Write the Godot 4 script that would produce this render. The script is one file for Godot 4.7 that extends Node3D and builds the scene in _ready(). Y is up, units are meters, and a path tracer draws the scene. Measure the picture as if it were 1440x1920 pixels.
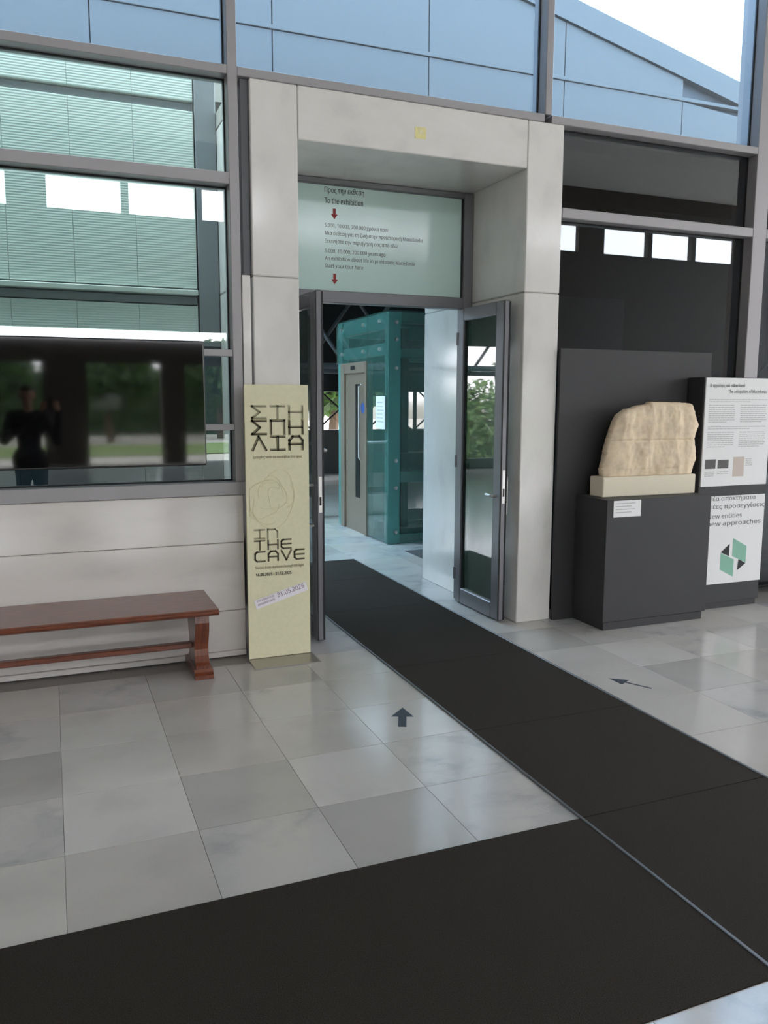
extends Node3D

# ---------------------------------------------------------------- helpers
var M := {}
var rng := RandomNumberGenerator.new()
var used := {}
var box_cache := {}
var sans: SystemFont
var serif: SystemFont
var bold: SystemFont
const TOP := 5.20         # height of the facade
const F := -5.30          # front plane of the glazed facade and the marble portal

func numbered(n: String) -> String:
	if not used.has(n):
		used[n] = 0
		return n
	used[n] += 1
	return "%s_%03d" % [n, used[n]]

func tag(o: Node, label: String, category := "", group := "", kind := "") -> Node:
	if label != "": o.set_meta("label", label)
	if category != "": o.set_meta("category", category)
	if group != "": o.set_meta("group", group)
	if kind != "": o.set_meta("kind", kind)
	return o

func thing(called: String, at: Vector3, label: String, category: String, group := "", kind := "") -> Node3D:
	var o := Node3D.new()
	o.name = numbered(called)
	add_child(o)
	o.position = at
	tag(o, label, category, group, kind)
	return o

func put(parent: Node, called: String, mesh: Mesh, m: Material, at := Vector3.ZERO, rot := Vector3.ZERO) -> MeshInstance3D:
	var o := MeshInstance3D.new()
	o.name = numbered(called) if parent == self else called
	o.mesh = mesh
	o.material_override = m
	o.cast_shadow = GeometryInstance3D.SHADOW_CASTING_SETTING_ON
	parent.add_child(o, true)
	o.position = at
	o.rotation = rot
	return o

func quad(st: SurfaceTool, a: Vector3, b: Vector3, c: Vector3, d: Vector3, out: Vector3) -> void:
	tri(st, a, b, c, out)
	tri(st, a, c, d, out)

func tri(st: SurfaceTool, a: Vector3, b: Vector3, c: Vector3, out: Vector3) -> void:
	var n := (b - a).cross(c - a)
	if n.dot(out) > 0.0:      # front faces run clockwise
		var t := b
		b = c
		c = t
	st.set_normal(out)
	st.add_vertex(a)
	st.set_normal(out)
	st.add_vertex(b)
	st.set_normal(out)
	st.add_vertex(c)

func begin() -> SurfaceTool:
	var st := SurfaceTool.new()
	st.begin(Mesh.PRIMITIVE_TRIANGLES)
	return st

func add_box(st: SurfaceTool, c: Vector3, s: Vector3, bev: float) -> void:
	var h := s * 0.5
	var b := minf(bev, minf(h.x, minf(h.y, h.z)) * 0.45)
	for ax in 3:
		for sg in [-1.0, 1.0]:
			var u := (ax + 1) % 3
			var v := (ax + 2) % 3
			var n := Vector3.ZERO
			n[ax] = sg
			var ps := []
			for k in [[-1, -1], [1, -1], [1, 1], [-1, 1]]:
				var p := Vector3.ZERO
				p[ax] = sg * h[ax]
				p[u] = k[0] * (h[u] - b)
				p[v] = k[1] * (h[v] - b)
				ps.append(c + p)
			quad(st, ps[0], ps[1], ps[2], ps[3], n)
	if b <= 0.0:
		return
	for ax in 3:
		var u := (ax + 1) % 3
		var v := (ax + 2) % 3
		for su in [-1.0, 1.0]:
			for sv in [-1.0, 1.0]:
				var n := Vector3.ZERO
				n[u] = su
				n[v] = sv
				n = n.normalized()
				var ps := []
				for k in [[-1, 0], [1, 0], [1, 1], [-1, 1]]:
					var p := Vector3.ZERO
					p[ax] = k[0] * (h[ax] - b)
					p[u] = su * (h[u] - (b if k[1] == 1 else 0.0))
					p[v] = sv * (h[v] - (b if k[1] == 0 else 0.0))
					ps.append(c + p)
				quad(st, ps[0], ps[1], ps[2], ps[3], n)
	for sx in [-1.0, 1.0]:
		for sy in [-1.0, 1.0]:
			for sz in [-1.0, 1.0]:
				tri(st, c + Vector3(sx * h.x, sy * (h.y - b), sz * (h.z - b)), c + Vector3(sx * (h.x - b), sy * h.y, sz * (h.z - b)), c + Vector3(sx * (h.x - b), sy * (h.y - b), sz * h.z), Vector3(sx, sy, sz).normalized())

func box_mesh(s: Vector3, bev := 0.003) -> Mesh:
	var key := "%.4f %.4f %.4f %.4f" % [s.x, s.y, s.z, bev]
	if not box_cache.has(key):
		var st := begin()
		add_box(st, Vector3.ZERO, s, bev)
		box_cache[key] = st.commit()
	return box_cache[key]

# a box between world bounds, as a child of an unrotated parent
func bx(parent: Node, called: String, x0: float, x1: float, y0: float, y1: float, z0: float, z1: float, m: Material, bev := 0.003) -> MeshInstance3D:
	var c := Vector3((x0 + x1) / 2, (y0 + y1) / 2, (z0 + z1) / 2)
	var base := Vector3.ZERO if parent == self else (parent as Node3D).global_position
	return put(parent, called, box_mesh(Vector3(absf(x1 - x0), absf(y1 - y0), absf(z1 - z0)), bev), m, c - base)

# polygon in the xy plane, from z = 0 back to z = -depth
func prism(poly: PackedVector2Array, depth: float) -> Mesh:
	var st := begin()
	add_prism(st, poly, depth, Vector3.ZERO)
	return st.commit()

func add_prism(st: SurfaceTool, poly: PackedVector2Array, depth: float, at: Vector3) -> void:
	var idx := Geometry2D.triangulate_polygon(poly)
	for i in range(0, idx.size(), 3):
		var a := poly[idx[i]]
		var b := poly[idx[i + 1]]
		var c := poly[idx[i + 2]]
		tri(st, at + Vector3(a.x, a.y, 0), at + Vector3(b.x, b.y, 0), at + Vector3(c.x, c.y, 0), Vector3.BACK)
		tri(st, at + Vector3(a.x, a.y, -depth), at + Vector3(b.x, b.y, -depth), at + Vector3(c.x, c.y, -depth), Vector3.FORWARD)
	var sgn := -1.0 if Geometry2D.is_polygon_clockwise(poly) else 1.0
	for i in poly.size():
		var a := poly[i]
		var b := poly[(i + 1) % poly.size()]
		var e := (b - a).normalized() * sgn
		quad(st, at + Vector3(a.x, a.y, 0), at + Vector3(b.x, b.y, 0), at + Vector3(b.x, b.y, -depth), at + Vector3(a.x, a.y, -depth), Vector3(e.y, -e.x, 0))

# a round bar along a list of points
func add_tube(st: SurfaceTool, pts: Array, rad: float, sides := 10, rad_end := -1.0) -> void:
	var r1 := rad if rad_end < 0.0 else rad_end
	var rings := []
	for i in pts.size():
		var d: Vector3
		if i == 0: d = pts[1] - pts[0]
		elif i == pts.size() - 1: d = pts[i] - pts[i - 1]
		else: d = (pts[i + 1] - pts[i]).normalized() + (pts[i] - pts[i - 1]).normalized()
		d = d.normalized()
		var u := d.cross(Vector3.UP if absf(d.y) < 0.9 else Vector3.RIGHT).normalized()
		var v := d.cross(u)
		var ring := []
		var r := lerpf(rad, r1, float(i) / (pts.size() - 1))
		for k in sides:
			var a := TAU * k / sides
			ring.append([pts[i] + (u * cos(a) + v * sin(a)) * r, u * cos(a) + v * sin(a)])
		rings.append(ring)
	for i in pts.size() - 1:
		for k in sides:
			var k2 := (k + 1) % sides
			var n: Vector3 = (rings[i][k][1] + rings[i][k2][1]).normalized()
			quad(st, rings[i][k][0], rings[i][k2][0], rings[i + 1][k2][0], rings[i + 1][k][0], n)
	for e in [0, pts.size() - 1]:
		var n: Vector3 = ((pts[0] - pts[1]) if e == 0 else (pts[e] - pts[e - 1])).normalized()
		for k in range(1, sides - 1):
			tri(st, rings[e][0][0], rings[e][k][0], rings[e][k + 1][0], n)

func tube(pts: Array, rad: float, sides := 10, rad_end := -1.0) -> Mesh:
	var st := begin()
	add_tube(st, pts, rad, sides, rad_end)
	return st.commit()

# flat lettering, left-aligned, cap height h, stretched to a width if one is given; at = left end of the base line
func text(parent: Node, words: String, h: float, at: Vector3, m: Material, width := 0.0, font: Font = null, rot := Vector3.ZERO) -> MeshInstance3D:
	var t := TextMesh.new()
	t.font = font if font else sans
	t.text = words
	t.font_size = 48
	t.pixel_size = h / (48.0 * 0.72)
	t.depth = 0.0012
	t.curve_step = 1.2
	t.horizontal_alignment = HORIZONTAL_ALIGNMENT_LEFT
	t.vertical_alignment = VERTICAL_ALIGNMENT_BOTTOM
	var base := Vector3.ZERO if parent == self else (parent as Node3D).global_position
	var o := put(parent, "lettering", t, m, at - base, rot)
	var bb := t.get_aabb()
	var sx := width / bb.size.x if width > 0.0 and bb.size.x > 0.0 else 1.0
	o.scale = Vector3(sx, 1, 1)
	o.position -= Basis.from_euler(rot) * Vector3(bb.position.x * sx, 0, 0)
	return o

func srgb(r: int, g: int, b: int) -> Color:
	return Color(r / 255.0, g / 255.0, b / 255.0)

func mat(called: String, c: Color, rough := 0.6, metal := 0.0, spec := 0.5) -> StandardMaterial3D:
	var m := StandardMaterial3D.new()
	m.resource_name = called
	m.albedo_color = c
	m.roughness = rough
	m.metallic = metal
	m.metallic_specular = spec
	M[called] = m
	return m

func noise_tex(seed_: int, freq: float, ramp: Array, size := 512, ftype := FastNoiseLite.FRACTAL_FBM, warp := 0.0, oct := 5) -> NoiseTexture2D:
	var n := FastNoiseLite.new()
	n.seed = seed_
	n.noise_type = FastNoiseLite.TYPE_SIMPLEX_SMOOTH
	n.frequency = freq
	n.fractal_type = ftype
	n.fractal_octaves = oct
	if warp > 0.0:
		n.domain_warp_enabled = true
		n.domain_warp_amplitude = warp
		n.domain_warp_frequency = freq * 1.3
	var t := NoiseTexture2D.new()
	t.width = size
	t.height = size
	t.seamless = true
	t.noise = n
	if ramp.size():
		var g := Gradient.new()
		g.offsets = PackedFloat32Array(ramp.map(func(r): return r[0]))
		g.colors = PackedColorArray(ramp.map(func(r): return r[1]))
		t.color_ramp = g
	return t

func tri_map(m: StandardMaterial3D, tex: Texture2D, scale: Vector3, offset := Vector3.ZERO) -> void:
	m.albedo_texture = tex
	m.uv1_triplanar = true
	m.uv1_world_triplanar = true
	m.uv1_triplanar_sharpness = 8.0
	m.uv1_scale = scale
	m.uv1_offset = offset

func relief(m: StandardMaterial3D, tex: Texture2D, cm: float) -> void:
	m.heightmap_enabled = true
	m.heightmap_texture = tex
	m.heightmap_scale = cm

func glass_slab(called: String, c: Color, ior := 0.075) -> StandardMaterial3D:
	var m := mat(called, Color(c.r, c.g, c.b, 0.0), 0.0)
	m.refraction_enabled = true
	m.refraction_scale = ior
	m.transparency = BaseMaterial3D.TRANSPARENCY_ALPHA
	return m

func glass_pane(called: String, c: Color, a: float) -> StandardMaterial3D:
	var m := mat(called, Color(c.r, c.g, c.b, a), 0.02)
	m.transparency = BaseMaterial3D.TRANSPARENCY_ALPHA
	m.cull_mode = BaseMaterial3D.CULL_DISABLED
	return m

func _ready() -> void:
	rng.seed = 20250514
	view_and_light()
	materials()
	lobby_floor()
	mats()
	facade()
	portal()
	lightwell()
	upper_building()
	lobby_shell()
	atrium()
	elevator()
	door_leaves()
	transom_sign()
	television()
	bench()
	banner()
	stone_display()
	information_stand()
	floor_arrows()
	outside()
	photographer()

# ---------------------------------------------------------------- camera, sky, exposure
func view_and_light() -> void:
	var cam := Camera3D.new()
	cam.name = "camera"
	add_child(cam)
	cam.position = Vector3(0, 1.711, 0)
	cam.rotation = Vector3(-0.13732, -0.38585, 0.003119)
	cam.fov = rad_to_deg(2.0 * atan(960.0 / 1532.5))
	cam.near = 0.05
	cam.far = 400.0
	cam.current = true
	var e := Environment.new()
	var sky := Sky.new()
	var sm := ProceduralSkyMaterial.new()
	sm.sky_top_color = Color(0.925, 0.955, 1.0)
	sm.sky_horizon_color = Color(0.985, 0.985, 1.0)
	sm.sky_curve = 0.25
	sm.ground_bottom_color = Color(0.45, 0.44, 0.42)
	sm.ground_horizon_color = Color(0.6, 0.6, 0.58)
	sm.sun_angle_max = 0.0
	sky.sky_material = sm
	e.background_mode = Environment.BG_SKY
	e.sky = sky
	e.background_energy_multiplier = 6.5
	e.tonemap_mode = Environment.TONE_MAPPER_LINEAR
	e.tonemap_exposure = 2.0
	e.sdfgi_enabled = true
	e.ssao_enabled = true
	e.ssil_enabled = true
	var w := WorldEnvironment.new()
	w.name = "environment"
	w.environment = e
	add_child(w)

# ---------------------------------------------------------------- materials
func materials() -> void:
	sans = SystemFont.new()
	sans.font_names = PackedStringArray(["Droid Sans"])
	bold = SystemFont.new()
	bold.font_names = PackedStringArray(["Droid Sans"])
	bold.font_weight = 700
	serif = SystemFont.new()
	serif.font_names = PackedStringArray(["Droid Serif"])
	var veins := noise_tex(11, 0.006, [[0.0, Color(1, 1, 1)], [0.55, Color(1, 1, 0.995)], [0.72, Color(0.965, 0.965, 0.965)], [0.86, Color(0.91, 0.915, 0.92)], [1.0, Color(0.87, 0.875, 0.885)]], 512, FastNoiseLite.FRACTAL_RIDGED, 60.0)
	var cloud := noise_tex(5, 0.008, [[0.0, Color(0.93, 0.93, 0.93)], [0.45, Color(0.98, 0.98, 0.975)], [1.0, Color(1, 1, 1)]], 512, FastNoiseLite.FRACTAL_FBM, 30.0)
	var pillar := mat("marble_pillar", srgb(232, 229, 226), 0.12)
	tri_map(pillar, cloud, Vector3(0.6, 0.35, 0.6), Vector3(0.1, 0.3, 0.2))
	var lintel := mat("marble_lintel", srgb(230, 227, 224), 0.12)
	tri_map(lintel, cloud, Vector3(0.5, 0.9, 0.5), Vector3(0.4, 0.1, 0.0))
	var dado := mat("marble_dado", srgb(226, 221, 217), 0.10)
	tri_map(dado, cloud, Vector3(0.25, 0.7, 0.4), Vector3(0.3, 0.7, 0.0))
	var tones := [[203, 201, 198], [194, 192, 190], [211, 209, 206], [186, 184, 181], [200, 198, 197], [207, 204, 199], [191, 191, 193], [200, 196, 192]]
	for i in tones.size():
		var m := mat("marble_tile_%d" % i, srgb(tones[i][0], tones[i][1], tones[i][2]), 0.14)
		var s := 0.42 if i % 2 == 0 else 0.3
		tri_map(m, veins if i in [0, 1, 4, 6] else cloud, Vector3(s, s, s * 1.3), Vector3(0.13 * i, 0.0, 0.29 * i))
	mat("grout", srgb(150, 147, 142), 0.7)
	var fabric := noise_tex(3, 0.12, [[0.0, Color(0.6, 0.6, 0.6)], [0.5, Color(0.85, 0.85, 0.85)], [1.0, Color(1, 1, 1)]], 512, FastNoiseLite.FRACTAL_FBM, 0.0, 3)
	var carpet := mat("carpet", srgb(60, 55, 50), 0.95, 0.0, 0.3)
	tri_map(carpet, fabric, Vector3(3, 3, 3))
	relief(carpet, fabric, 0.15)
	mat("edge_strip", srgb(112, 114, 118), 0.45, 0.6)
	mat("aluminium", srgb(160, 157, 159), 0.38, 0.2)
	mat("aluminium_dark", srgb(96, 97, 101), 0.4, 0.25)
	mat("door_metal", srgb(120, 119, 124), 0.35, 0.3)
	mat("gasket", srgb(24, 24, 26), 0.6)
	mat("base_steel", srgb(168, 164, 158), 0.35, 0.6)
	mat("steel", srgb(205, 203, 200), 0.35, 0.8)
	glass_slab("glass_blue", Color(0.63, 0.76, 0.86))
	glass_slab("glass_teal", Color(0.90, 0.985, 0.96))
	glass_slab("glass_grey", Color(0.50, 0.58, 0.62))
	glass_slab("glass_sky", Color(0.80, 0.92, 0.97), 0.04)
	glass_pane("glass_door", Color(0.20, 0.34, 0.28), 0.40)
	glass_pane("glass_elevator", Color(0.32, 0.50, 0.46), 0.24)
	glass_pane("glass_clear", Color(0.5, 0.55, 0.55), 0.04)
	var ribs := Image.create(4, 64, false, Image.FORMAT_RGB8)
	for y in 64:
		var v := 0.5 + 0.5 * sin(TAU * y / 16.0)
		for x in 4:
			ribs.set_pixel(x, y, Color(v, v, v))
	var rib_tex := ImageTexture.create_from_image(ribs)
	var slat := mat("slat_panel", srgb(206, 217, 211), 0.45)
	slat.uv1_triplanar = true
	slat.uv1_world_triplanar = true
	slat.uv1_scale = Vector3(5, 14, 5)
	relief(slat, rib_tex, 0.12)
	mat("dark_blue", srgb(42, 58, 72), 0.25)
	mat("slat_rail", srgb(200, 207, 201), 0.35)
	mat("steel_grey", srgb(128, 132, 138), 0.5)
	mat("cladding", srgb(88, 86, 84), 0.55)
	mat("cladding_dark", srgb(68, 69, 72), 0.6)
	mat("charcoal", srgb(53, 53, 55), 0.6)
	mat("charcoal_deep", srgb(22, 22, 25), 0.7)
	mat("plaster", srgb(190, 184, 175), 0.85)
	mat("back_wall", srgb(70, 62, 55), 0.8)
	mat("ceiling_white", srgb(208, 206, 203), 0.85)
	mat("concrete", srgb(150, 148, 144), 0.85)
	mat("atrium_wall", srgb(86, 86, 84), 0.8)
	mat("atrium_plaster", srgb(205, 205, 202), 0.85)
	mat("atrium_ceiling", srgb(24, 25, 27), 0.8)
	mat("truss_steel", srgb(92, 96, 98), 0.5, 0.2)
	mat("elevator_teal", srgb(84, 146, 140), 0.35)
	mat("elevator_black", srgb(20, 24, 24), 0.4)
	mat("elevator_door", srgb(142, 127, 112), 0.4, 0.3)
	mat("tv_black", srgb(8, 8, 9), 0.04, 0.0, 0.7)
	mat("tv_bezel", srgb(14, 14, 15), 0.3)
	var grain := noise_tex(21, 0.03, [[0.0, Color(0.62, 0.58, 0.55)], [0.5, Color(0.88, 0.86, 0.85)], [1.0, Color(1, 1, 1)]], 512, FastNoiseLite.FRACTAL_FBM, 8.0)
	var wood := mat("mahogany", srgb(128, 66, 38), 0.32)
	tri_map(wood, grain, Vector3(0.35, 3.0, 3.0))
	wood.clearcoat_enabled = true
	wood.clearcoat = 0.6
	wood.clearcoat_roughness = 0.2
	var wood_up := mat("mahogany_upright", srgb(128, 66, 38), 0.32)
	tri_map(wood_up, grain, Vector3(3.0, 0.35, 3.0))
	wood_up.clearcoat_enabled = true
	wood_up.clearcoat = 0.6
	wood_up.clearcoat_roughness = 0.2
	var board := mat("banner_board", srgb(226, 222, 188), 0.6)
	var fine := noise_tex(8, 0.05, [[0.0, Color(0.97, 0.97, 0.96)], [1.0, Color(1, 1, 1)]], 256)
	tri_map(board, fine, Vector3(2, 2, 2))
	mat("ink_light", srgb(172, 170, 142), 0.7)
	mat("ink_mid", srgb(128, 122, 92), 0.7)
	mat("ink_dark", srgb(46, 43, 32), 0.7)
	mat("ink_line", srgb(196, 190, 148), 0.7)
	mat("ink_black", srgb(38, 38, 40), 0.7)
	mat("ink_grey", srgb(120, 120, 120), 0.7)
	mat("ink_pale", srgb(190, 190, 190), 0.7)
	mat("ink_red", srgb(150, 45, 48), 0.6)
	mat("ink_wine", srgb(120, 90, 105), 0.7)
	mat("paper", srgb(238, 238, 238), 0.6)
	mat("paper_sticker", srgb(236, 232, 238), 0.55)
	mat("paper_yellow", srgb(232, 222, 160), 0.7)
	mat("mint", srgb(136, 188, 166), 0.6)
	mat("photo_dark", srgb(86, 84, 84), 0.6)
	mat("photo_tan", srgb(206, 192, 182), 0.6)
	mat("sign_glass", srgb(204, 230, 225), 0.12)
	mat("arrow_ink", srgb(58, 68, 80), 0.6)
	var limestone := noise_tex(31, 0.02, [[0.0, Color(0.90, 0.85, 0.79)], [0.45, Color(0.97, 0.95, 0.92)], [0.7, Color(1, 0.97, 0.92)], [1.0, Color(1, 0.99, 0.97)]], 512, FastNoiseLite.FRACTAL_FBM, 20.0)
	var st := mat("limestone", srgb(232, 218, 196), 0.85)
	tri_map(st, limestone, Vector3(0.5, 0.5, 0.5))
	mat("cream_plinth", srgb(232, 222, 200), 0.7)
	mat("leaf", srgb(48, 70, 32), 0.7)
	M["leaf"].backlight_enabled = true
	M["leaf"].backlight = Color(0.25, 0.4, 0.1)
	mat("hedge_core", srgb(48, 70, 32), 0.9)
	mat("leaf_light", srgb(112, 142, 80), 0.7)
	mat("bark", srgb(84, 68, 52), 0.9)
	mat("grass", srgb(104, 124, 62), 0.95)
	mat("path", srgb(186, 178, 166), 0.9)

# ---------------------------------------------------------------- floor
func lobby_floor() -> void:
	var fl := thing("floor", Vector3(0, 0, 0), "white and grey veined marble tile floor of the entrance hall", "floor", "", "structure")
	bx(fl, "screed", -6.2, 24.2, -0.30, -0.012, -18.3, 12.3, M.grout, 0.0)
	var xs := []
	var x := -0.03 - 6 * 0.5
	while x < 8.9:
		xs.append(x)
		x += 0.5
	var tile := box_mesh(Vector3(0.4985, 0.012, 0.4935), 0.0008)
	for j in range(-6, 18):
		var z1 := -2.62 - 0.497 * (j - 1)      # far edge has the smaller z
		var z0 := z1 - 0.497
		var zc := (z0 + z1) / 2
		for i in xs.size():
			var xc: float = xs[i] + 0.25
			# keep to what the view shows; the rest is one field below
			var near := zc > -5.35
			var ok := false
			if near and zc < -0.6 and xc > -1.1 and xc < 6.9:
				ok = true
				if xc > 1.0 and xc < 3.6 and zc < -5.6: ok = false
			if not near and zc > -11.2 and xc > 1.5 and xc < 4.8:
				ok = true
			if zc > -2.7 and zc < -1.7 and xc < 1.9: ok = false     # under the cross mat
			if xc > 2.0 and xc < 2.9 and zc > -8.0: ok = false     # under the runner
			if not ok: continue
			var k := rng.randi() % 8
			put(fl, "tile", tile, M["marble_tile_%d" % k], Vector3(xc, -0.006, zc))
	# the same tiles where the view does not reach, as one field each
	for r in [[-6.0, 24.0, -0.58, 12.0], [-6.0, -1.03, -5.3, -0.58], [6.97, 24.0, -5.3, -0.58]]:
		tag(bx(fl, "tile_field", r[0], r[1], -0.012, -0.001, r[2], r[3], M.marble_tile_0, 0.0), "", "", "", "stuff")
	for r in [[-4.5, 1.47, -18.0, -7.1], [4.97, 9.0, -18.0, -7.1], [1.47, 4.97, -18.0, -11.35]]:
		tag(bx(fl, "tile_field", r[0], r[1], -0.012, -0.001, r[2], r[3], M.marble_tile_5, 0.0), "", "", "", "stuff")

func mats() -> void:
	var run := thing("carpet_runner", Vector3(2.45, 0, -4.5), "long dark grey carpet runner leading through the marble doorway", "carpet")
	var zs := [-8.13, -7.2, -6.1, -4.66, -3.575, -2.62, -1.62, -0.62]
	for i in zs.size() - 1:
		bx(run, "carpet_section", 1.955, 2.945, 0.0, 0.007, zs[i] + 0.002, zs[i + 1] - 0.002, M.carpet, 0.003)
	bx(run, "edge_strip", 1.940, 1.954, 0.0, 0.009, -8.13, -0.62, M.edge_strip, 0.002)
	bx(run, "edge_strip", 2.946, 2.960, 0.0, 0.009, -8.13, -0.62, M.edge_strip, 0.002)
	var cross := thing("carpet_mat", Vector3(-0.5, 0, -2.12), "dark grey carpet mat laid crosswise, meeting the runner at its metal strip", "carpet")
	bx(cross, "carpet_section", -1.6, 1.938, 0.0, 0.007, -2.62, -1.625, M.carpet, 0.003)
	bx(cross, "carpet_section", -3.6, -1.604, 0.0, 0.007, -2.62, -1.625, M.carpet, 0.003)

# ---------------------------------------------------------------- glazed facade
var trim_n := 0
var win_n := 0
func trim(x0: float, x1: float, y0: float, y1: float, z0: float, z1: float, label: String, m: Material = null) -> MeshInstance3D:
	trim_n += 1
	var o := bx(self, "trim_%d" % trim_n, x0, x1, y0, y1, z0, z1, m if m else M.aluminium, 0.004)
	tag(o, label, "frame", "", "structure")
	return o

func window(x0: float, x1: float, y0: float, y1: float, m: Material, label: String) -> Node3D:
	win_n += 1
	var w := thing("window_%d" % win_n, Vector3((x0 + x1) / 2, y0, -5.41), label, "window", "", "structure")
	bx(w, "pane", x0, x1, y0, y1, -5.420, -5.400, m, 0.0)
	var g := 0.008
	bx(w, "gasket", x0, x0 + g, y0, y1, -5.426, -5.394, M.gasket, 0.002)
	bx(w, "gasket", x1 - g, x1, y0, y1, -5.426, -5.394, M.gasket, 0.002)
	bx(w, "gasket", x0 + g, x1 - g, y0, y0 + g, -5.426, -5.394, M.gasket, 0.002)
	bx(w, "gasket", x0 + g, x1 - g, y1 - g, y1, -5.426, -5.394, M.gasket, 0.002)
	return w

func facade() -> void:
	var d := -5.49
	# posts
	trim(1.105, 1.168, 1.172, TOP, d, F, "grey aluminium post beside the marble portal, rising from the window sill")
	trim(-1.30, -1.235, 1.172, TOP, d, F, "grey aluminium post of the window behind the bench and television")
	trim(-3.60, -3.535, 1.172, TOP, d, F, "grey aluminium post at the blank end wall")
	trim(3.390, 3.448, 3.735, TOP, d, F, "grey aluminium post standing above the marble lintel")
	trim(5.410, 5.555, 0.0, TOP, -5.56, F, "wide grey aluminium post behind the information stand")
	trim(6.70, 6.82, 0.0, TOP, -5.56, F, "grey aluminium post at the corner of the hall")
	# transoms
	var bays := [[-3.535, -1.30, "next to the blank end wall"], [-1.235, 1.105, "of the television window"], [1.168, 3.390, "over the marble portal"], [3.448, 5.410, "over the stone display"], [5.555, 6.70, "past the wide post"]]
	for r in bays:
		trim(r[0], r[1], 3.682, 3.737, -5.487, F - 0.001, "grey aluminium rail under the upper blue glass, %s" % r[2])
		trim(r[0], r[1], TOP - 0.06, TOP, -5.487, F - 0.001, "topmost grey aluminium rail of the facade, %s" % r[2])
	for r in bays:
		if r[2] == "over the marble portal": continue
		trim(3.562 if r[0] == 3.448 else r[0], r[1], 3.036, 3.108, -5.487, F - 0.001, "grey aluminium middle rail of the facade, %s" % r[2])
	# sill above the marble dado
	trim(-3.60, 1.168, 1.086, 1.172, -5.50, -5.285, "grey metal window sill on top of the marble dado")
	# panes
	window(-1.235, 1.105, 1.172, 3.036, M.glass_teal, "large window pane behind the television, slatted green panels beyond")
	window(-1.235, 1.105, 3.108, 3.682, M.glass_teal, "low wide window pane above the television window")
	window(-1.235, 1.105, 3.737, TOP - 0.06, M.glass_blue, "upper blue glass pane above the television window")
	window(1.168, 3.390, 3.737, TOP - 0.06, M.glass_blue, "upper blue glass pane above the marble lintel")
	window(3.448, 5.410, 3.737, TOP - 0.06, M.glass_blue, "upper blue glass pane showing a slanting roof edge against white sky")
	window(3.562, 5.410, 3.108, 3.682, M.glass_grey, "low dark window pane above the stone display")
	window(3.562, 5.410, 0.05, 3.036, M.glass_grey, "tall dark window pane behind the stone display")
	window(5.555, 6.70, 0.05, 3.036, M.glass_grey, "dark window pane past the wide post")
	window(5.555, 6.70, 3.108, 3.682, M.glass_grey, "low dark window pane past the wide post")
	window(5.555, 6.70, 3.737, TOP - 0.06, M.glass_blue, "upper blue glass pane past the wide post")
	window(-3.535, -1.30, 1.172, 3.036, M.glass_teal, "window pane next to the blank end wall")
	window(-3.535, -1.30, 3.108, 3.682, M.glass_teal, "low window pane next to the blank end wall")
	window(-3.535, -1.30, 3.737, TOP - 0.06, M.glass_blue, "upper blue pane next to the blank end wall")
	# marble dado under the sill
	var dado := thing("wall_front", Vector3(-1.2, 0, F), "polished pale marble dado below the window, in long slabs", "wall", "", "structure")
	var ys := [0.035, 0.312, 0.770, 1.086]
	for i in 3:
		bx(dado, "slab", -0.9 if i == 1 else -1.5, 1.150, ys[i] + 0.002, ys[i + 1] - 0.002, -5.50, F, M.marble_dado, 0.003)
		bx(dado, "slab", -3.6, (-0.9 if i == 1 else -1.5) - 0.004, ys[i] + 0.002, ys[i + 1] - 0.002, -5.50, F, M.marble_dado, 0.003)
	bx(dado, "backing", -3.6, 1.150, 0.0, 1.084, -5.51, -5.31, M.grout, 0.0)
	var bb := bx(self, "baseboard_front", -3.6, 1.150, 0.0, 0.035, -5.50, F + 0.012, M.marble_dado, 0.004)
	tag(bb, "narrow pale marble strip at the foot of the dado", "baseboard", "", "structure")
	var blank := bx(self, "wall_front_end", -6.0, -3.60, 0.0, TOP, -5.60, F, M.plaster, 0.0)
	tag(blank, "plain plaster end of the front wall, beyond the windows", "wall", "", "structure")

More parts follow.
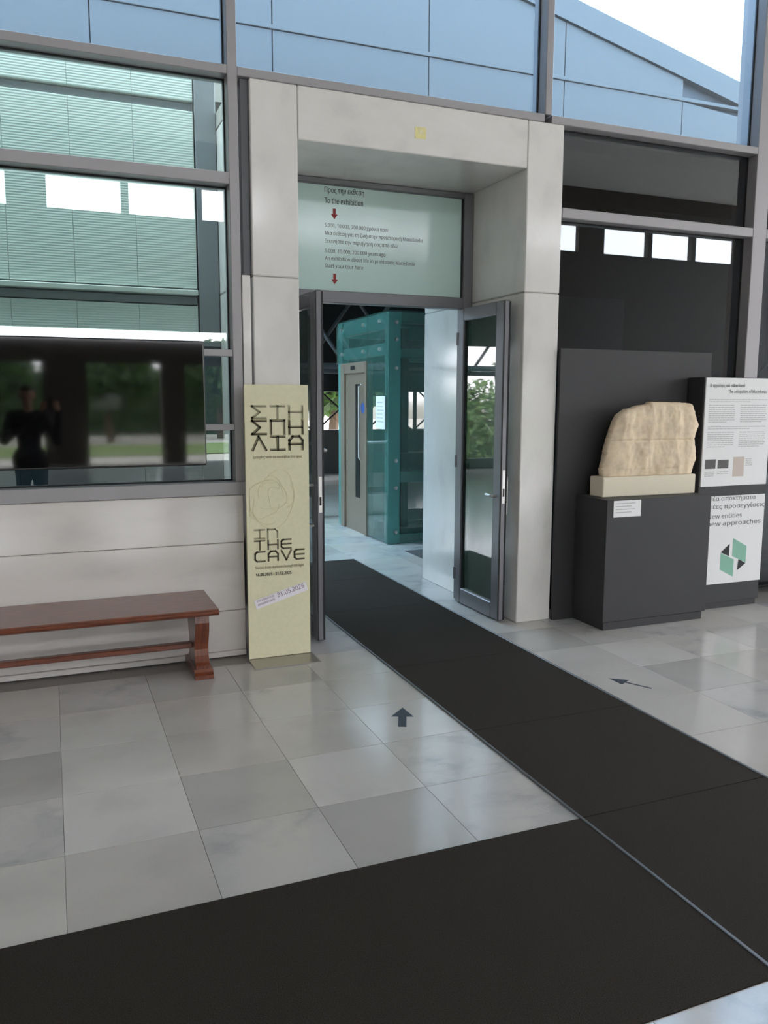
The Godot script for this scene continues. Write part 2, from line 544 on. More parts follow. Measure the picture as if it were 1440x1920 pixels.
# ---------------------------------------------------------------- marble portal
func portal() -> void:
	var p := thing("door_surround", Vector3(2.4, 0, F), "massive pale marble door surround with a deep recess", "door surround", "", "structure")
	var g := 0.003
	for s in [[1.243, 1.549], [3.256, 3.557]]:
		bx(p, "pillar_block", s[0], s[1], 0.0, 2.49 - g, -7.03, F, M.marble_pillar, 0.006)
		bx(p, "pillar_block", s[0], s[1], 2.49 + g, 3.68, -7.03, F, M.marble_pillar, 0.006)
		bx(p, "mortar", s[0] + 0.006, s[1] - 0.006, 2.48, 2.50, -7.02, F - 0.008, M.concrete, 0.0)
	bx(p, "lintel_block", 1.552, 3.253, 3.352, 3.68, -7.03, F, M.marble_lintel, 0.006)
	# upright marble cheek between the window post and the portal
	bx(p, "cheek_slab", 1.172, 1.226, 0.0, 2.490, -5.42, F + 0.004, M.marble_pillar, 0.004)
	bx(p, "cheek_slab", 1.190, 1.240, 2.49, 3.68, -5.42, -5.335, M.aluminium_dark, 0.002)
	# yellow paper note on the lintel
	var note := thing("sticky_note", Vector3(2.41, 3.455, F + 0.002), "small pale yellow paper note stuck on the marble lintel", "note")
	put(note, "sheet", box_mesh(Vector3(0.082, 0.074, 0.001), 0.0003), M.paper_yellow, Vector3(0, 0.035, 0), Vector3(0, 0, 0.03))
	text(note, "½", 0.03, Vector3(2.395, 3.475, F + 0.0032), M.paper, 0.035, sans)
	# metal door frame
	var fr := thing("door_frame", Vector3(2.4, 0, -6.1), "grey metal door frame set deep in the marble doorway", "door frame", "", "structure")
	bx(fr, "jamb", 1.552, 1.640, 0.0, 3.350, -6.20, -6.10, M.door_metal, 0.004)
	bx(fr, "jamb", 3.170, 3.254, 0.0, 3.350, -6.20, -6.10, M.door_metal, 0.004)
	bx(fr, "transom_bar", 1.640, 3.170, 2.442, 2.532, -6.20, -6.10, M.door_metal, 0.004)
	bx(fr, "head_bar", 1.640, 3.170, 3.310, 3.350, -6.20, -6.10, M.door_metal, 0.004)

# ---------------------------------------------------------------- narrow light well with slatted panels, behind the television window
func lightwell() -> void:
	var w := thing("wall_lightwell", Vector3(-1.3, 0, -6.4), "pale green slatted wall panels in the light well behind the window", "wall", "", "structure")
	var x := 1.075
	var i := 0
	while x > -3.5:
		var x0 := x - 0.43
		for r in [[2.17, 2.40], [2.53, 3.79], [3.86, 4.10]]:
			bx(w, "panel", x0 + 0.001, x - 0.001, r[0], r[1], -6.46, -6.40, M.slat_panel, 0.0015)
		bx(w, "dark_panel", x0 + 0.001, x - 0.001, 0.0, 2.165, -6.46, -6.40, M.dark_blue, 0.0015)
		x = x0
		i += 1
	bx(w, "rail", -3.6, 1.075, 2.475, 2.515, -6.47, -6.36, M.slat_rail, 0.006)
	bx(w, "rail", -3.6, 1.075, 2.41, 2.47, -6.47, -6.415, M.steel_grey, 0.003)
	bx(w, "rail", -3.6, 1.075, 3.80, 3.85, -6.47, -6.425, M.steel_grey, 0.003)
	bx(w, "backing", -3.6, 1.24, 0.0, 4.08, -6.60, -6.47, M.slat_rail, 0.0)
	bx(w, "dark_panel", 1.080, 1.238, 0.0, 2.10, -6.46, -6.40, M.dark_blue, 0.0015)
	bx(w, "corner_column", 1.085, 1.238, 2.102, 4.10, -6.46, -6.39, M.steel_grey, 0.004)
	bx(w, "end_wall", -3.75, -3.60, 0.0, 4.10, -6.60, -5.60, M.plaster, 0.0)
	bx(w, "well_floor", -3.60, 1.243, -0.05, 0.0, -6.47, -5.51, M.concrete, 0.0)

# ---------------------------------------------------------------- what stands above and behind the hall's front
func upper_building() -> void:
	var r := thing("roof_passage", Vector3(5, 3.69, -7), "flat roof over the passage and the dark room", "roof", "", "structure")
	bx(r, "slab", 1.243, 9.2, 3.69, 3.80, -8.0, -5.50, M.concrete, 0.0)
	bx(r, "slab", -4.5, 1.243, 3.96, 4.08, -8.0, -6.60, M.concrete, 0.0)
	# gabled upper wall in pale cladding
	var g := thing("wall_gable", Vector3(3, 3.8, -8.0), "pale clad gable wall with a slanting top edge seen through blue glass", "wall", "", "structure")
	var x := -6.0
	var w := 1.62
	while x < 13.0:
		var x1 := x + w
		var t0 := 5.965 - 0.22 * (x - 5.43)
		var t1 := 5.965 - 0.22 * (x1 - 5.43)
		var f := 0.26
		put(g, "cladding_panel", prism(PackedVector2Array([Vector2(x + 0.006, 3.8), Vector2(x1 - 0.006, 3.8), Vector2(x1 - 0.006, minf(5.13, t1 - f)), Vector2(x + 0.006, minf(5.13, t0 - f))]), 0.06), M.cladding, Vector3(0, 0, -8.0) - g.position)
		if t1 - f > 5.22:
			put(g, "cladding_panel", prism(PackedVector2Array([Vector2(x + 0.006, 5.18), Vector2(x1 - 0.006, 5.18), Vector2(x1 - 0.006, t1 - f), Vector2(x + 0.006, t0 - f)]), 0.06), M.cladding, Vector3(0, 0, -8.0) - g.position)
		put(g, "fascia", prism(PackedVector2Array([Vector2(x, t0 - f + 0.008), Vector2(x1, t1 - f + 0.008), Vector2(x1, t1), Vector2(x, t0)]), 0.12), M.cladding, Vector3(0, 0, -7.97) - g.position)
		put(g, "backing", prism(PackedVector2Array([Vector2(x, 3.8), Vector2(x1, 3.8), Vector2(x1, t1 - 0.03), Vector2(x, t0 - 0.03)]), 0.10), M.cladding_dark, Vector3(0, 0, -8.06) - g.position)
		x = x1
	bx(g, "ledge", -6.0, 9.5, 5.135, 5.175, -8.06, -7.985, M.cladding, 0.004)
	# dark room behind the stone display
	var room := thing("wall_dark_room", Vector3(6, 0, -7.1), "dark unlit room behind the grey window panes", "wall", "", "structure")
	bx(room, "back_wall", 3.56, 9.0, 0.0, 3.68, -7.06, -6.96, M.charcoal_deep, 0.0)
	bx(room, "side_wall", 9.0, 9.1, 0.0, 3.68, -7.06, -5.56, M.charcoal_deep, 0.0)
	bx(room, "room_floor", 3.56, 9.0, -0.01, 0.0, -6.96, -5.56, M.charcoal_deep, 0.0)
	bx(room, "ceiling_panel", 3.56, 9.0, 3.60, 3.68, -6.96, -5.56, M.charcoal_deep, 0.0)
	bx(room, "partition", 4.15, 5.35, 0.0, 2.70, -6.90, -6.84, M.charcoal, 0.004)

# ---------------------------------------------------------------- the rest of the hall (behind and beside the camera)
func slope_y(z: float) -> float:
	return TOP + (z - F) * (8.4 - TOP) / (12.0 - F)

func slab_z(parent: Node3D, called: String, x0: float, x1: float, z0: float, z1: float, thick: float, m: Material, lift := 0.0) -> void:
	# a piece of the pitched roof: profile in (z, y), extruded along x
	var y0 := slope_y(z0) + lift
	var y1 := slope_y(z1) + lift
	var pr := prism(PackedVector2Array([Vector2(z0, y0), Vector2(z1, y1), Vector2(z1, y1 + thick), Vector2(z0, y0 + thick)]), x1 - x0)
	put(parent, called, pr, m, Vector3(x0, 0, 0) - parent.position, Vector3(0, -PI / 2, 0))

func lobby_shell() -> void:
	var c := thing("ceiling", Vector3(0, 7, 3), "pitched pale ceiling over the entrance hall", "ceiling", "", "structure")
	slab_z(c, "slab", -6.2, 24.2, -5.6, 12.2, 0.2, M.ceiling_white)
	var l := put(self, "wall_left", prism(PackedVector2Array([Vector2(-5.6, 0), Vector2(12.2, 0), Vector2(12.2, slope_y(12.2)), Vector2(-5.6, slope_y(-5.6))]), 0.2), M.plaster, Vector3(-6.2, 0, 0), Vector3(0, -PI / 2, 0))
	tag(l, "plain plaster side wall of the entrance hall", "wall", "", "structure")
	# added glazed wall, unseen, slanted clear of the reflections to bring daylight in
	var r := thing("added_glass_wall", Vector3(15.2, 0, 3.4), "added tall slanting glazed wall out of view with slim grey posts, letting daylight into the hall", "wall", "", "structure")
	var p0 := Vector2(6.75, -5.25)
	var p1 := Vector2(23.9, 11.95)
	var n := 10
	for k in n + 1:
		var p := p0.lerp(p1, float(k) / n)
		put(r, "post", box_mesh(Vector3(0.12, slope_y(p.y), 0.10), 0.004), M.aluminium, Vector3(p.x, slope_y(p.y) / 2, p.y) - r.position, Vector3(0, -(p1 - p0).angle(), 0))
	for k in n:
		var a := p0.lerp(p1, float(k) / n)
		var b2 := p0.lerp(p1, float(k + 1) / n)
		var m := (a + b2) / 2
		var len := a.distance_to(b2) - 0.12
		for y in [0.06, 2.7]:
			put(r, "rail", box_mesh(Vector3(len, 0.10, 0.08), 0.004), M.aluminium, Vector3(m.x, y, m.y) - r.position, Vector3(0, -(p1 - p0).angle(), 0))
		put(r, "pane", box_mesh(Vector3(len, slope_y(minf(a.y, b2.y)) - 0.12, 0.008), 0.0), M.glass_clear, Vector3(m.x, slope_y(minf(a.y, b2.y)) / 2 + 0.05, m.y) - r.position, Vector3(0, -(p1 - p0).angle(), 0))
	# back wall: glazed doors below, a row of clerestory windows above
	var b := thing("wall_back", Vector3(1.5, 0, 12.0), "back wall of the hall with glazed openings and clerestory windows", "wall", "", "structure")
	bx(b, "lintel_band", -6.0, 24.0, 2.60, 3.24, 12.0, 12.2, M.back_wall, 0.0)
	bx(b, "lintel_band", -6.0, 24.0, 3.50, 6.42, 12.0, 12.2, M.back_wall, 0.0)
	bx(b, "top_band", -6.0, 24.0, 7.24, 8.4, 12.0, 12.2, M.back_wall, 0.0)
	for x in [-6.0, -3.1, -0.15, 2.75, 5.2, 7.6, 10.0, 12.4, 14.8, 17.2, 19.6, 22.0, 23.4]:
		bx(b, "pier", x, x + (1.05 if x == -0.15 else 0.6), 0.0, 2.60, 11.9, 12.3, M.back_wall, 0.0)
	# clerestory: groups of three windows between broad piers
	var at := -6.0
	for g in [[-5.95, 5.2], [0.18, 5.62], [6.8, 5.62], [13.4, 2.58], [16.96, 5.55]]:
		bx(b, "clerestory_pier", at, g[0], 6.42, 7.24, 12.0, 12.2, M.back_wall, 0.0)
		for k in 2:
			var x: float = g[0] + g[1] * (k + 1) / 3.0
			bx(b, "clerestory_post", x - 0.09, x + 0.09, 6.42, 7.24, 12.0, 12.2, M.back_wall, 0.0)
		at = g[0] + g[1]
	bx(b, "clerestory_pier", at, 24.0, 6.42, 7.24, 12.0, 12.2, M.back_wall, 0.0)
	bx(b, "pane", -6.0, 24.0, 0.0, 2.60, 12.08, 12.10, M.glass_clear, 0.0)
	bx(b, "lintel_band", 5.6, 24.0, 3.24, 3.50, 12.0, 12.2, M.back_wall, 0.0)
	bx(b, "pane", -6.0, 5.6, 3.24, 3.50, 12.08, 12.10, M.glass_clear, 0.0)
	bx(b, "pane", -6.0, 24.0, 6.42, 7.24, 12.08, 12.10, M.glass_clear, 0.0)

# ---------------------------------------------------------------- hall beyond the doorway
func atrium() -> void:
	var c := thing("ceiling_atrium", Vector3(2, 3.85, -13), "dark ceiling of the room beyond the doorway, with an added skylight out of view to light the floor", "ceiling", "", "structure")
	bx(c, "slab", -4.5, 9.0, 3.85, 3.95, -18.2, -13.6, M.atrium_ceiling, 0.0)
	bx(c, "slab", 2.7, 9.0, 3.85, 3.95, -13.6, -7.0, M.atrium_ceiling, 0.0)
	bx(c, "slab", -4.5, -3.6, 3.85, 3.95, -13.6, -6.6, M.atrium_ceiling, 0.0)
	bx(c, "slab", -3.6, 2.7, 3.85, 3.95, -8.3, -6.6, M.atrium_ceiling, 0.0)
	bx(c, "added_skylight_pane", -3.6, 2.7, 3.93, 3.945, -13.6, -8.3, M.glass_sky, 0.0)  # unseen skylight added to light the room, pane tinted to cool the floor
	var w := thing("wall_far", Vector3(2, 0, -18), "grey far wall of the room beyond the doorway with a window band", "wall", "", "structure")
	bx(w, "wall_panel", 2.2, 9.0, 0.0, 1.0, -18.2, -18.0, M.atrium_wall, 0.0)
	bx(w, "wall_panel", 2.2, 9.0, 1.88, 3.85, -18.2, -18.0, M.atrium_ceiling, 0.0)
	bx(w, "wall_panel", -2.5, 2.2, 0.0, 3.85, -18.2, -18.0, M.atrium_ceiling, 0.0)
	bx(w, "wall_panel", -4.5, -2.5, 0.0, 0.25, -18.2, -18.0, M.atrium_wall, 0.0)
	bx(w, "wall_panel", -4.5, -2.5, 3.0, 3.85, -18.2, -18.0, M.atrium_wall, 0.0)
	bx(w, "pane", -4.5, -2.5, 0.25, 3.0, -18.10, -18.09, M.glass_clear, 0.0)
	bx(w, "pane", 2.2, 9.0, 1.0, 1.88, -18.10, -18.09, M.glass_clear, 0.0)
	for q in [["wall_far_side", 9.0, 9.2, 3.85, -18.2, -7.0, "plain side wall of the room past the elevator"], ["wall_near_side", -4.7, -4.5, 3.95, -18.2, -6.6, "plain side wall of the room behind the light well"],
			["wall_inner", 3.557, 9.0, 3.85, -7.16, -7.06, "inner side of the dark room's wall"], ["wall_inner_end", -4.5, 1.243, 3.85, -6.75, -6.62, "inner side of the light well's wall"]]:
		tag(bx(self, q[0], q[1], q[2], 0.0, q[3], q[4], q[5], M.atrium_plaster, 0.0), q[6], "wall", "", "structure")
	for x in [2.9, 4.2, 5.5, 6.8, 8.1]:
		bx(w, "window_post", x, x + 0.06, 1.0, 1.88, -18.12, -18.02, M.charcoal_deep, 0.0)
	# low upstand and glass balustrade past the elevator
	var u := thing("balustrade", Vector3(3.2, 0, -11.3), "low white upstand with a glass balustrade at the far floor edge", "railing")
	bx(u, "upstand", 1.0, 3.62, 0.0, 0.30, -11.45, -11.30, M.ceiling_white, 0.005)
	bx(u, "pane", 1.0, 3.62, 0.30, 1.05, -11.385, -11.365, M.glass_elevator, 0.0)
	bx(u, "lower_rail", 1.0, 3.62, 0.33, 0.41, -11.42, -11.33, M.elevator_black, 0.004)
	put(u, "handrail", tube([Vector3(1.0, 1.07, -11.375), Vector3(3.62, 1.07, -11.375)], 0.022), M.steel, -u.position)
	# roof trusses
	for k in 2:
		var z := -13.0 - 2.6 * k
		var t := thing("steel_truss", Vector3(4, 2.2, z), ["grey steel roof truss just past the elevator", "grey steel roof truss close to the window band"][k], "truss")
		put(t, "chord", tube([Vector3(-4.4, 2.25, z), Vector3(8.9, 2.25, z)], 0.05), M.truss_steel, -t.position)
		put(t, "chord", tube([Vector3(-4.4, 3.72, z), Vector3(8.9, 3.72, z)], 0.05), M.truss_steel, -t.position)
		var x := -4.2
		var up := true
		while x < 8.0:
			put(t, "diagonal", tube([Vector3(x, 2.25 if up else 3.72, z), Vector3(x + 1.1, 3.72 if up else 2.25, z)], 0.035, 8), M.truss_steel, -t.position)
			up = not up
			x += 1.1
	var br := thing("cross_brace", Vector3(5.6, 1.0, -17.6), "black crossed steel braces in front of the window band", "brace")
	for x in [4.3, 5.5, 6.7, 7.9]:
		put(br, "rod", tube([Vector3(x, 1.0, -17.6), Vector3(x + 1.1, 1.95, -17.6)], 0.02, 6), M.charcoal_deep, -br.position)
		put(br, "rod", tube([Vector3(x + 1.1, 1.0, -17.5), Vector3(x, 1.95, -17.5)], 0.02, 6), M.charcoal_deep, -br.position)
	# floor hatch mat beside the runner
	var hm := thing("floor_hatch", Vector3(4.1, 0, -8.1), "grey metal plate let into the floor in front of the elevator", "floor plate")
	bx(hm, "plate", 3.66, 4.6, 0.0, 0.006, -8.38, -7.75, M.aluminium_dark, 0.002)

func elevator() -> void:
	var e := thing("elevator", Vector3(4.4, 0, -9.7), "glass elevator shaft with teal steel frame and round bolts", "elevator")
	var x0 := 3.64
	var x1 := 5.30
	var z1 := -8.84
	var z0 := -10.62
	var top := 2.70
	var gl: Material = M.glass_elevator
	# flat corner plates
	bx(e, "corner_plate", x0, x0 + 0.155, 0.0, top, z1 - 0.03, z1, M.elevator_teal, 0.004)
	bx(e, "corner_plate", x1 - 0.155, x1, 0.0, top, z1 - 0.03, z1, M.elevator_teal, 0.004)
	bx(e, "post", x0, x0 + 0.10, 0.0, top, z0, z0 + 0.16, M.elevator_teal, 0.004)
	bx(e, "post", x1 - 0.10, x1, 0.0, top, z0, z0 + 0.10, M.elevator_teal, 0.004)
	bx(e, "post", x0 + 0.002, x0 + 0.05, 0.0, top, z1 - 0.12, z1 - 0.032, M.elevator_teal, 0.004)
	# beams on the front and on the side
	for y in [[2.58, 2.70], [2.18, 2.29], [0.73, 0.86], [0.0, 0.10]]:
		bx(e, "beam", x0 + 0.158, x1 - 0.158, y[0], y[1], z1 - 0.09, z1 - 0.02, M.elevator_teal, 0.004)
	for y in [[2.52, 2.70], [2.22, 2.36]]:
		bx(e, "beam", x0 + 0.02, x0 + 0.09, y[0], y[1], z0 + 0.162, z1 - 0.122, M.elevator_teal, 0.004)
		bx(e, "beam", x1 - 0.09, x1 - 0.02, y[0], y[1], z0 + 0.102, z1 - 0.03, M.elevator_teal, 0.004)
		bx(e, "beam", x0 + 0.102, x1 - 0.102, y[0], y[1], z0, z0 + 0.08, M.elevator_teal, 0.004)
	bx(e, "roof_pane", x0, x1, top + 0.002, top + 0.02, z0, z1, gl, 0.0)
	# glass skins
	bx(e, "pane", x0 - 0.022, x0 - 0.010, 0.02, top, z1 - 0.62, z1 + 0.005, gl, 0.0)
	bx(e, "pane", x0 - 0.022, x0 - 0.010, 2.17, top, z0, z1 - 0.63, gl, 0.0)
	bx(e, "pane", x0 + 0.16, x1 - 0.16, 0.02, top, z1 + 0.006, z1 + 0.018, gl, 0.0)
	bx(e, "pane", x1 + 0.010, x1 + 0.022, 0.02, top, z0, z1, gl, 0.0)
	bx(e, "pane", x0 + 0.1, x1 - 0.1, 0.02, top, z0 - 0.022, z0 - 0.010, gl, 0.0)
	# landing door in the side
	var dr := bx(e, "landing_door", x0 - 0.005, x0 + 0.035, 0.0, 2.03, -10.30, -9.55, M.elevator_door, 0.003)
	tag(dr, "brushed steel landing door")
	bx(e, "door_casing", x0 - 0.03, x0 + 0.06, 0.0, 2.17, -10.45, -10.305, M.elevator_door, 0.004)
	bx(e, "door_casing", x0 - 0.03, x0 + 0.06, 0.0, 2.17, -9.545, -9.48, M.elevator_door, 0.004)
	bx(e, "door_casing", x0 - 0.03, x0 + 0.06, 2.035, 2.17, -10.304, -9.546, M.elevator_door, 0.004)
	bx(e, "floor_indicator", x0 - 0.035, x0 - 0.031, 2.08, 2.13, -10.04, -9.90, M.elevator_black, 0.0)
	bx(e, "vision_panel", x0 - 0.012, x0 - 0.006, 0.45, 1.90, -9.92, -9.76, M.elevator_black, 0.002)
	put(e, "pull_handle", tube([Vector3(x0 - 0.03, 0.95, -9.66), Vector3(x0 - 0.06, 0.98, -9.66), Vector3(x0 - 0.06, 1.86, -9.66), Vector3(x0 - 0.03, 1.89, -9.66)], 0.014), M.steel, -e.position)
	var bs := put(e, "round_sticker", tube([Vector3(x0 - 0.024, 1.60, -9.62), Vector3(x0 - 0.0225, 1.60, -9.62)], 0.065, 18), mat("sticker_blue", srgb(60, 96, 170), 0.5), -e.position)
	tag(bs, "round blue sticker")
	# guide rail, piston and car buffer inside
	put(e, "piston", tube([Vector3(4.02, 0.1, -9.25), Vector3(4.02, 2.55, -9.25)], 0.055, 14), M.elevator_black, -e.position)
	bx(e, "guide_rail", 3.93, 3.96, 0.0, 2.6, -9.40, -9.30, M.elevator_black, 0.003)
	bx(e, "pit_frame", 3.86, 4.30, 0.02, 0.14, -9.45, -9.10, M.elevator_black, 0.004)
	bx(e, "car_bracket", 3.90, 4.35, 0.88, 1.06, -9.40, -9.10, M.elevator_black, 0.004)
	bx(e, "car_floor", 3.80, 5.20, 0.05, 0.17, -10.50, -9.50, M.charcoal_deep, 0.004)
	bx(e, "car_back", 5.10, 5.14, 0.17, 2.10, -10.50, -9.50, M.steel_grey, 0.004)
	bx(e, "car_side", 3.85, 5.10, 0.17, 2.10, -9.53, -9.50, gl, 0.0)
	bx(e, "car_roof", 3.80, 5.20, 2.10, 2.16, -10.50, -9.50, M.charcoal, 0.004)
	for y in [2.586, 2.394, 2.067, 0.992, 0.671, 0.141]:
		for x in [x0 + 0.10, x1 - 0.10]:
			put(e, "bolt", tube([Vector3(x, y, z1), Vector3(x, y, z1 + 0.012), Vector3(x, y, z1 + 0.022)], 0.026, 14, 0.018), M.steel, -e.position)
	for y in [2.61, 2.29]:
		for z in [-10.4, -9.6, -9.05]:
			put(e, "bolt", tube([Vector3(x0 - 0.022, y, z), Vector3(x0 - 0.034, y, z), Vector3(x0 - 0.042, y, z)], 0.026, 14, 0.018), M.steel, -e.position)
	# paper notice taped to the elevator glass
	var pn := thing("paper_notice", Vector3(x0 - 0.026, 1.36, -9.02), "white paper notice taped on the elevator glass", "notice")
	bx(pn, "sheet", x0 - 0.0255, x0 - 0.0235, 1.36, 1.745, -9.165, -8.88, M.paper, 0.0003)
	for k in 6:
		bx(pn, "print_line", x0 - 0.0262, x0 - 0.0256, 1.44 + 0.045 * k, 1.45 + 0.045 * k, -9.13, -8.92 - 0.02 * (k % 3), M.ink_pale, 0.0)

# ---------------------------------------------------------------- door leaves standing open into the hall
func leaf(called: String, hinge_x: float, side: float, label: String) -> Node3D:
	# built for a leaf whose plane is square to the facade; side = -1: thickness towards -x from hinge_x, +1 towards +x
	var d := thing(called, Vector3(hinge_x, 0, -6.09), label, "door", "", "structure")
	var xa := hinge_x
	var xb := hinge_x + 0.055 * side
	var za := -6.085
	var zb := -5.36
	var h := 2.435
	bx(d, "stile", xa, xb, 0.012, h, za, za + 0.085, M.door_metal, 0.006)
	bx(d, "stile", xa, xb, 0.012, h, zb - 0.12, zb, M.door_metal, 0.010)
	bx(d, "rail", xa, xb, h - 0.095, h, za + 0.086, zb - 0.121, M.door_metal, 0.004)
	bx(d, "rail", xa, xb, 0.012, 0.135, za + 0.086, zb - 0.121, M.door_metal, 0.004)
	var xm := (xa + xb) / 2
	bx(d, "pane", xm - 0.004, xm + 0.004, 0.135, h - 0.095, za + 0.085, zb - 0.12, M.glass_door, 0.0)
	for s in [-1.0, 1.0]:
		var xs: float = xm + s * 0.010
		bx(d, "bead", xs - 0.005, xs + 0.005, 0.136, h - 0.096, za + 0.086, za + 0.098, M.gasket, 0.0)
		bx(d, "bead", xs - 0.005, xs + 0.005, 0.136, h - 0.096, zb - 0.133, zb - 0.121, M.gasket, 0.0)
	# edge seals, lock plate
	bx(d, "edge_seal", xa, xa + 0.008 * side, 0.02, h - 0.01, zb, zb + 0.004, M.gasket, 0.0)
	bx(d, "edge_seal", xb, xb - 0.012 * side, 0.02, h - 0.01, zb, zb + 0.004, M.gasket, 0.0)
	bx(d, "lock_plate", xm - 0.012, xm + 0.012, 0.93, 1.18, zb, zb + 0.003, M.steel, 0.001)
	bx(d, "latch_slot", xm - 0.007, xm + 0.007, 0.98, 1.04, zb + 0.003, zb + 0.004, M.gasket, 0.0)
	for y in [0.25, 1.2, 2.2]:
		put(d, "hinge", tube([Vector3(xa - 0.0 * side, y - 0.05, za - 0.012), Vector3(xa, y + 0.05, za - 0.012)], 0.012), M.door_metal, -d.position)
	return d

func door_leaves() -> void:
	var l := leaf("door_1", 1.675, 1.0, "open glazed metal door leaf beside the yellow banner")
	var r := leaf("door_2", 3.125, 1.0, "open glazed metal door leaf near the stone display")
	# pull handles on the outer faces, short levers on the inner ones
	for a in [[l, 1.675, -1.0], [r, 3.180, 1.0]]:
		var d: Node3D = a[0]
		var x: float = a[1]
		var s: float = a[2]
		put(d, "pull_handle", tube([Vector3(x, 1.115, -5.43), Vector3(x + 0.042 * s, 1.115, -5.43), Vector3(x + 0.045 * s, 1.10, -5.43), Vector3(x + 0.045 * s, 0.85, -5.43), Vector3(x + 0.042 * s, 0.835, -5.43), Vector3(x, 0.835, -5.43)], 0.012), M.steel, -d.position)
	put(l, "lever", tube([Vector3(1.73, 1.355, -5.42), Vector3(1.765, 1.355, -5.42), Vector3(1.775, 1.355, -5.46), Vector3(1.775, 1.355, -5.54)], 0.011), M.steel, -l.position)
	put(r, "lever", tube([Vector3(3.125, 0.98, -5.42), Vector3(3.10, 0.98, -5.42), Vector3(3.095, 0.98, -5.46), Vector3(3.095, 0.98, -5.53)], 0.011), M.steel, -r.position)

func transom_sign() -> void:
	var s := thing("transom_sign", Vector3(2.4, 2.532, -6.13), "pale green glass sign with exhibition lettering and red arrows above the doors", "sign")
	bx(s, "glass_panel", 1.642, 3.162, 2.534, 3.308, -6.150, -6.136, M.sign_glass, 0.001)
	bx(s, "edge_bead", 3.160, 3.169, 2.534, 3.308, -6.152, -6.118, M.gasket, 0.0)
	var z := -6.1345
	var lines := [["Προς την έκθεση", 0.040, 3.243, 0.318], ["To the exhibition", 0.040, 3.165, 0.310],
		["5.000, 10.000, 200.000 χρόνια πριν", 0.028, 2.995, 0.518], ["Μια έκθεση για τη ζωή στην προϊστορική Μακεδονία", 0.028, 2.938, 0.815], ["Ξεκινήστε την περιήγησή σας από εδώ", 0.028, 2.880, 0.600],
		["5.000, 10.000, 200.000 years ago", 0.028, 2.808, 0.498], ["An exhibition about life in prehistoric Macedonia", 0.028, 2.752, 0.749], ["Start your tour here", 0.028, 2.696, 0.312]]
	for k in lines:
		text(s, k[0], k[1], Vector3(2.0, k[2], z), M.ink_black if k[1] > 0.03 else M.ink_grey, k[3])
	for y in [3.105, 2.625]:
		var ar := prism(PackedVector2Array([Vector2(-0.011, 0.038), Vector2(0.011, 0.038), Vector2(0.011, -0.004), Vector2(0.027, -0.004), Vector2(0.0, -0.04), Vector2(-0.027, -0.004), Vector2(-0.011, -0.004)]), 0.0012)
		put(s, "arrow", ar, M.ink_red, Vector3(2.077, y, z) - s.position)

# ---------------------------------------------------------------- things in the hall
func television() -> void:
	for y in [[1.507, 1.548, "lower"], [1.978, 2.022, "upper"]]:
		var r := bx(self, "mounting_rail", -1.233, 1.103, y[0], y[1], -5.345, F, M.aluminium, 0.003)
		tag(r, "%s grey aluminium rail carrying the television" % y[2], "rail")
	var t := thing("television", Vector3(0.22, 1.29, -5.2), "large black wall-mounted television, switched off and reflecting the hall", "television")
	bx(t, "housing", -0.46, 0.905, 1.292, 2.064, -5.262, -5.206, M.tv_bezel, 0.006)
	bx(t, "screen", -0.452, 0.897, 1.304, 2.056, -5.206, -5.203, M.tv_black, 0.001)
	for x in [-0.05, 0.45]:
		bx(t, "wall_bracket", x, x + 0.05, 1.48, 2.04, -5.296, -5.262, M.gasket, 0.002)

func bench() -> void:
	var b := thing("bench", Vector3(-0.15, 0, -5.03), "reddish brown wooden bench with curved trestle legs against the marble wall", "bench")
	var top := begin()
	# seat plank with a moulded edge
	var prof := PackedVector2Array([Vector2(-0.262, 0.0), Vector2(0.255, 0.0), Vector2(0.272, 0.008), Vector2(0.280, 0.020), Vector2(0.272, 0.030), Vector2(0.262, 0.032), Vector2(0.258, 0.040), Vector2(-0.262, 0.040)])
	# profile lies in (z, y); extrude along x
	add_prism(top, prof, 2.02, Vector3.ZERO)
	put(b, "seat", top.commit(), M.mahogany, Vector3(-1.145, 0.430, -5.025) - b.position, Vector3(0, -PI / 2, 0))
	# trestle legs: lyre-shaped boards standing across the bench
	var half := [[0.0, 0.150], [0.02, 0.150], [0.035, 0.128], [0.07, 0.104], [0.11, 0.098], [0.15, 0.108], [0.20, 0.132], [0.25, 0.150], [0.29, 0.156], [0.33, 0.148], [0.37, 0.134]]
	var pl := PackedVector2Array()
	for h in half: pl.append(Vector2(h[1], h[0]))
	half.reverse()
	for h in half: pl.append(Vector2(-h[1], h[0]))
	for x in [0.758, -1.10]:
		var lg := put(b, "leg", prism(pl, 0.085), M.mahogany_upright, Vector3(x, 0.058, -5.075) - b.position, Vector3(0, -PI / 2, 0))
		var ft := begin()
		add_prism(ft, PackedVector2Array([Vector2(-0.205, 0.0), Vector2(0.185, 0.0), Vector2(0.185, 0.026), Vector2(0.165, 0.040), Vector2(0.155, 0.058), Vector2(-0.180, 0.058), Vector2(-0.205, 0.040)]), 0.115, Vector3.ZERO)
		put(b, "foot", ft.commit(), M.mahogany, Vector3(x - 0.014, 0.0, -5.075) - b.position, Vector3(0, -PI / 2, 0))
	bx(b, "stretcher", -1.015, 0.757, 0.160, 0.195, -5.10, -5.05, M.mahogany, 0.004)

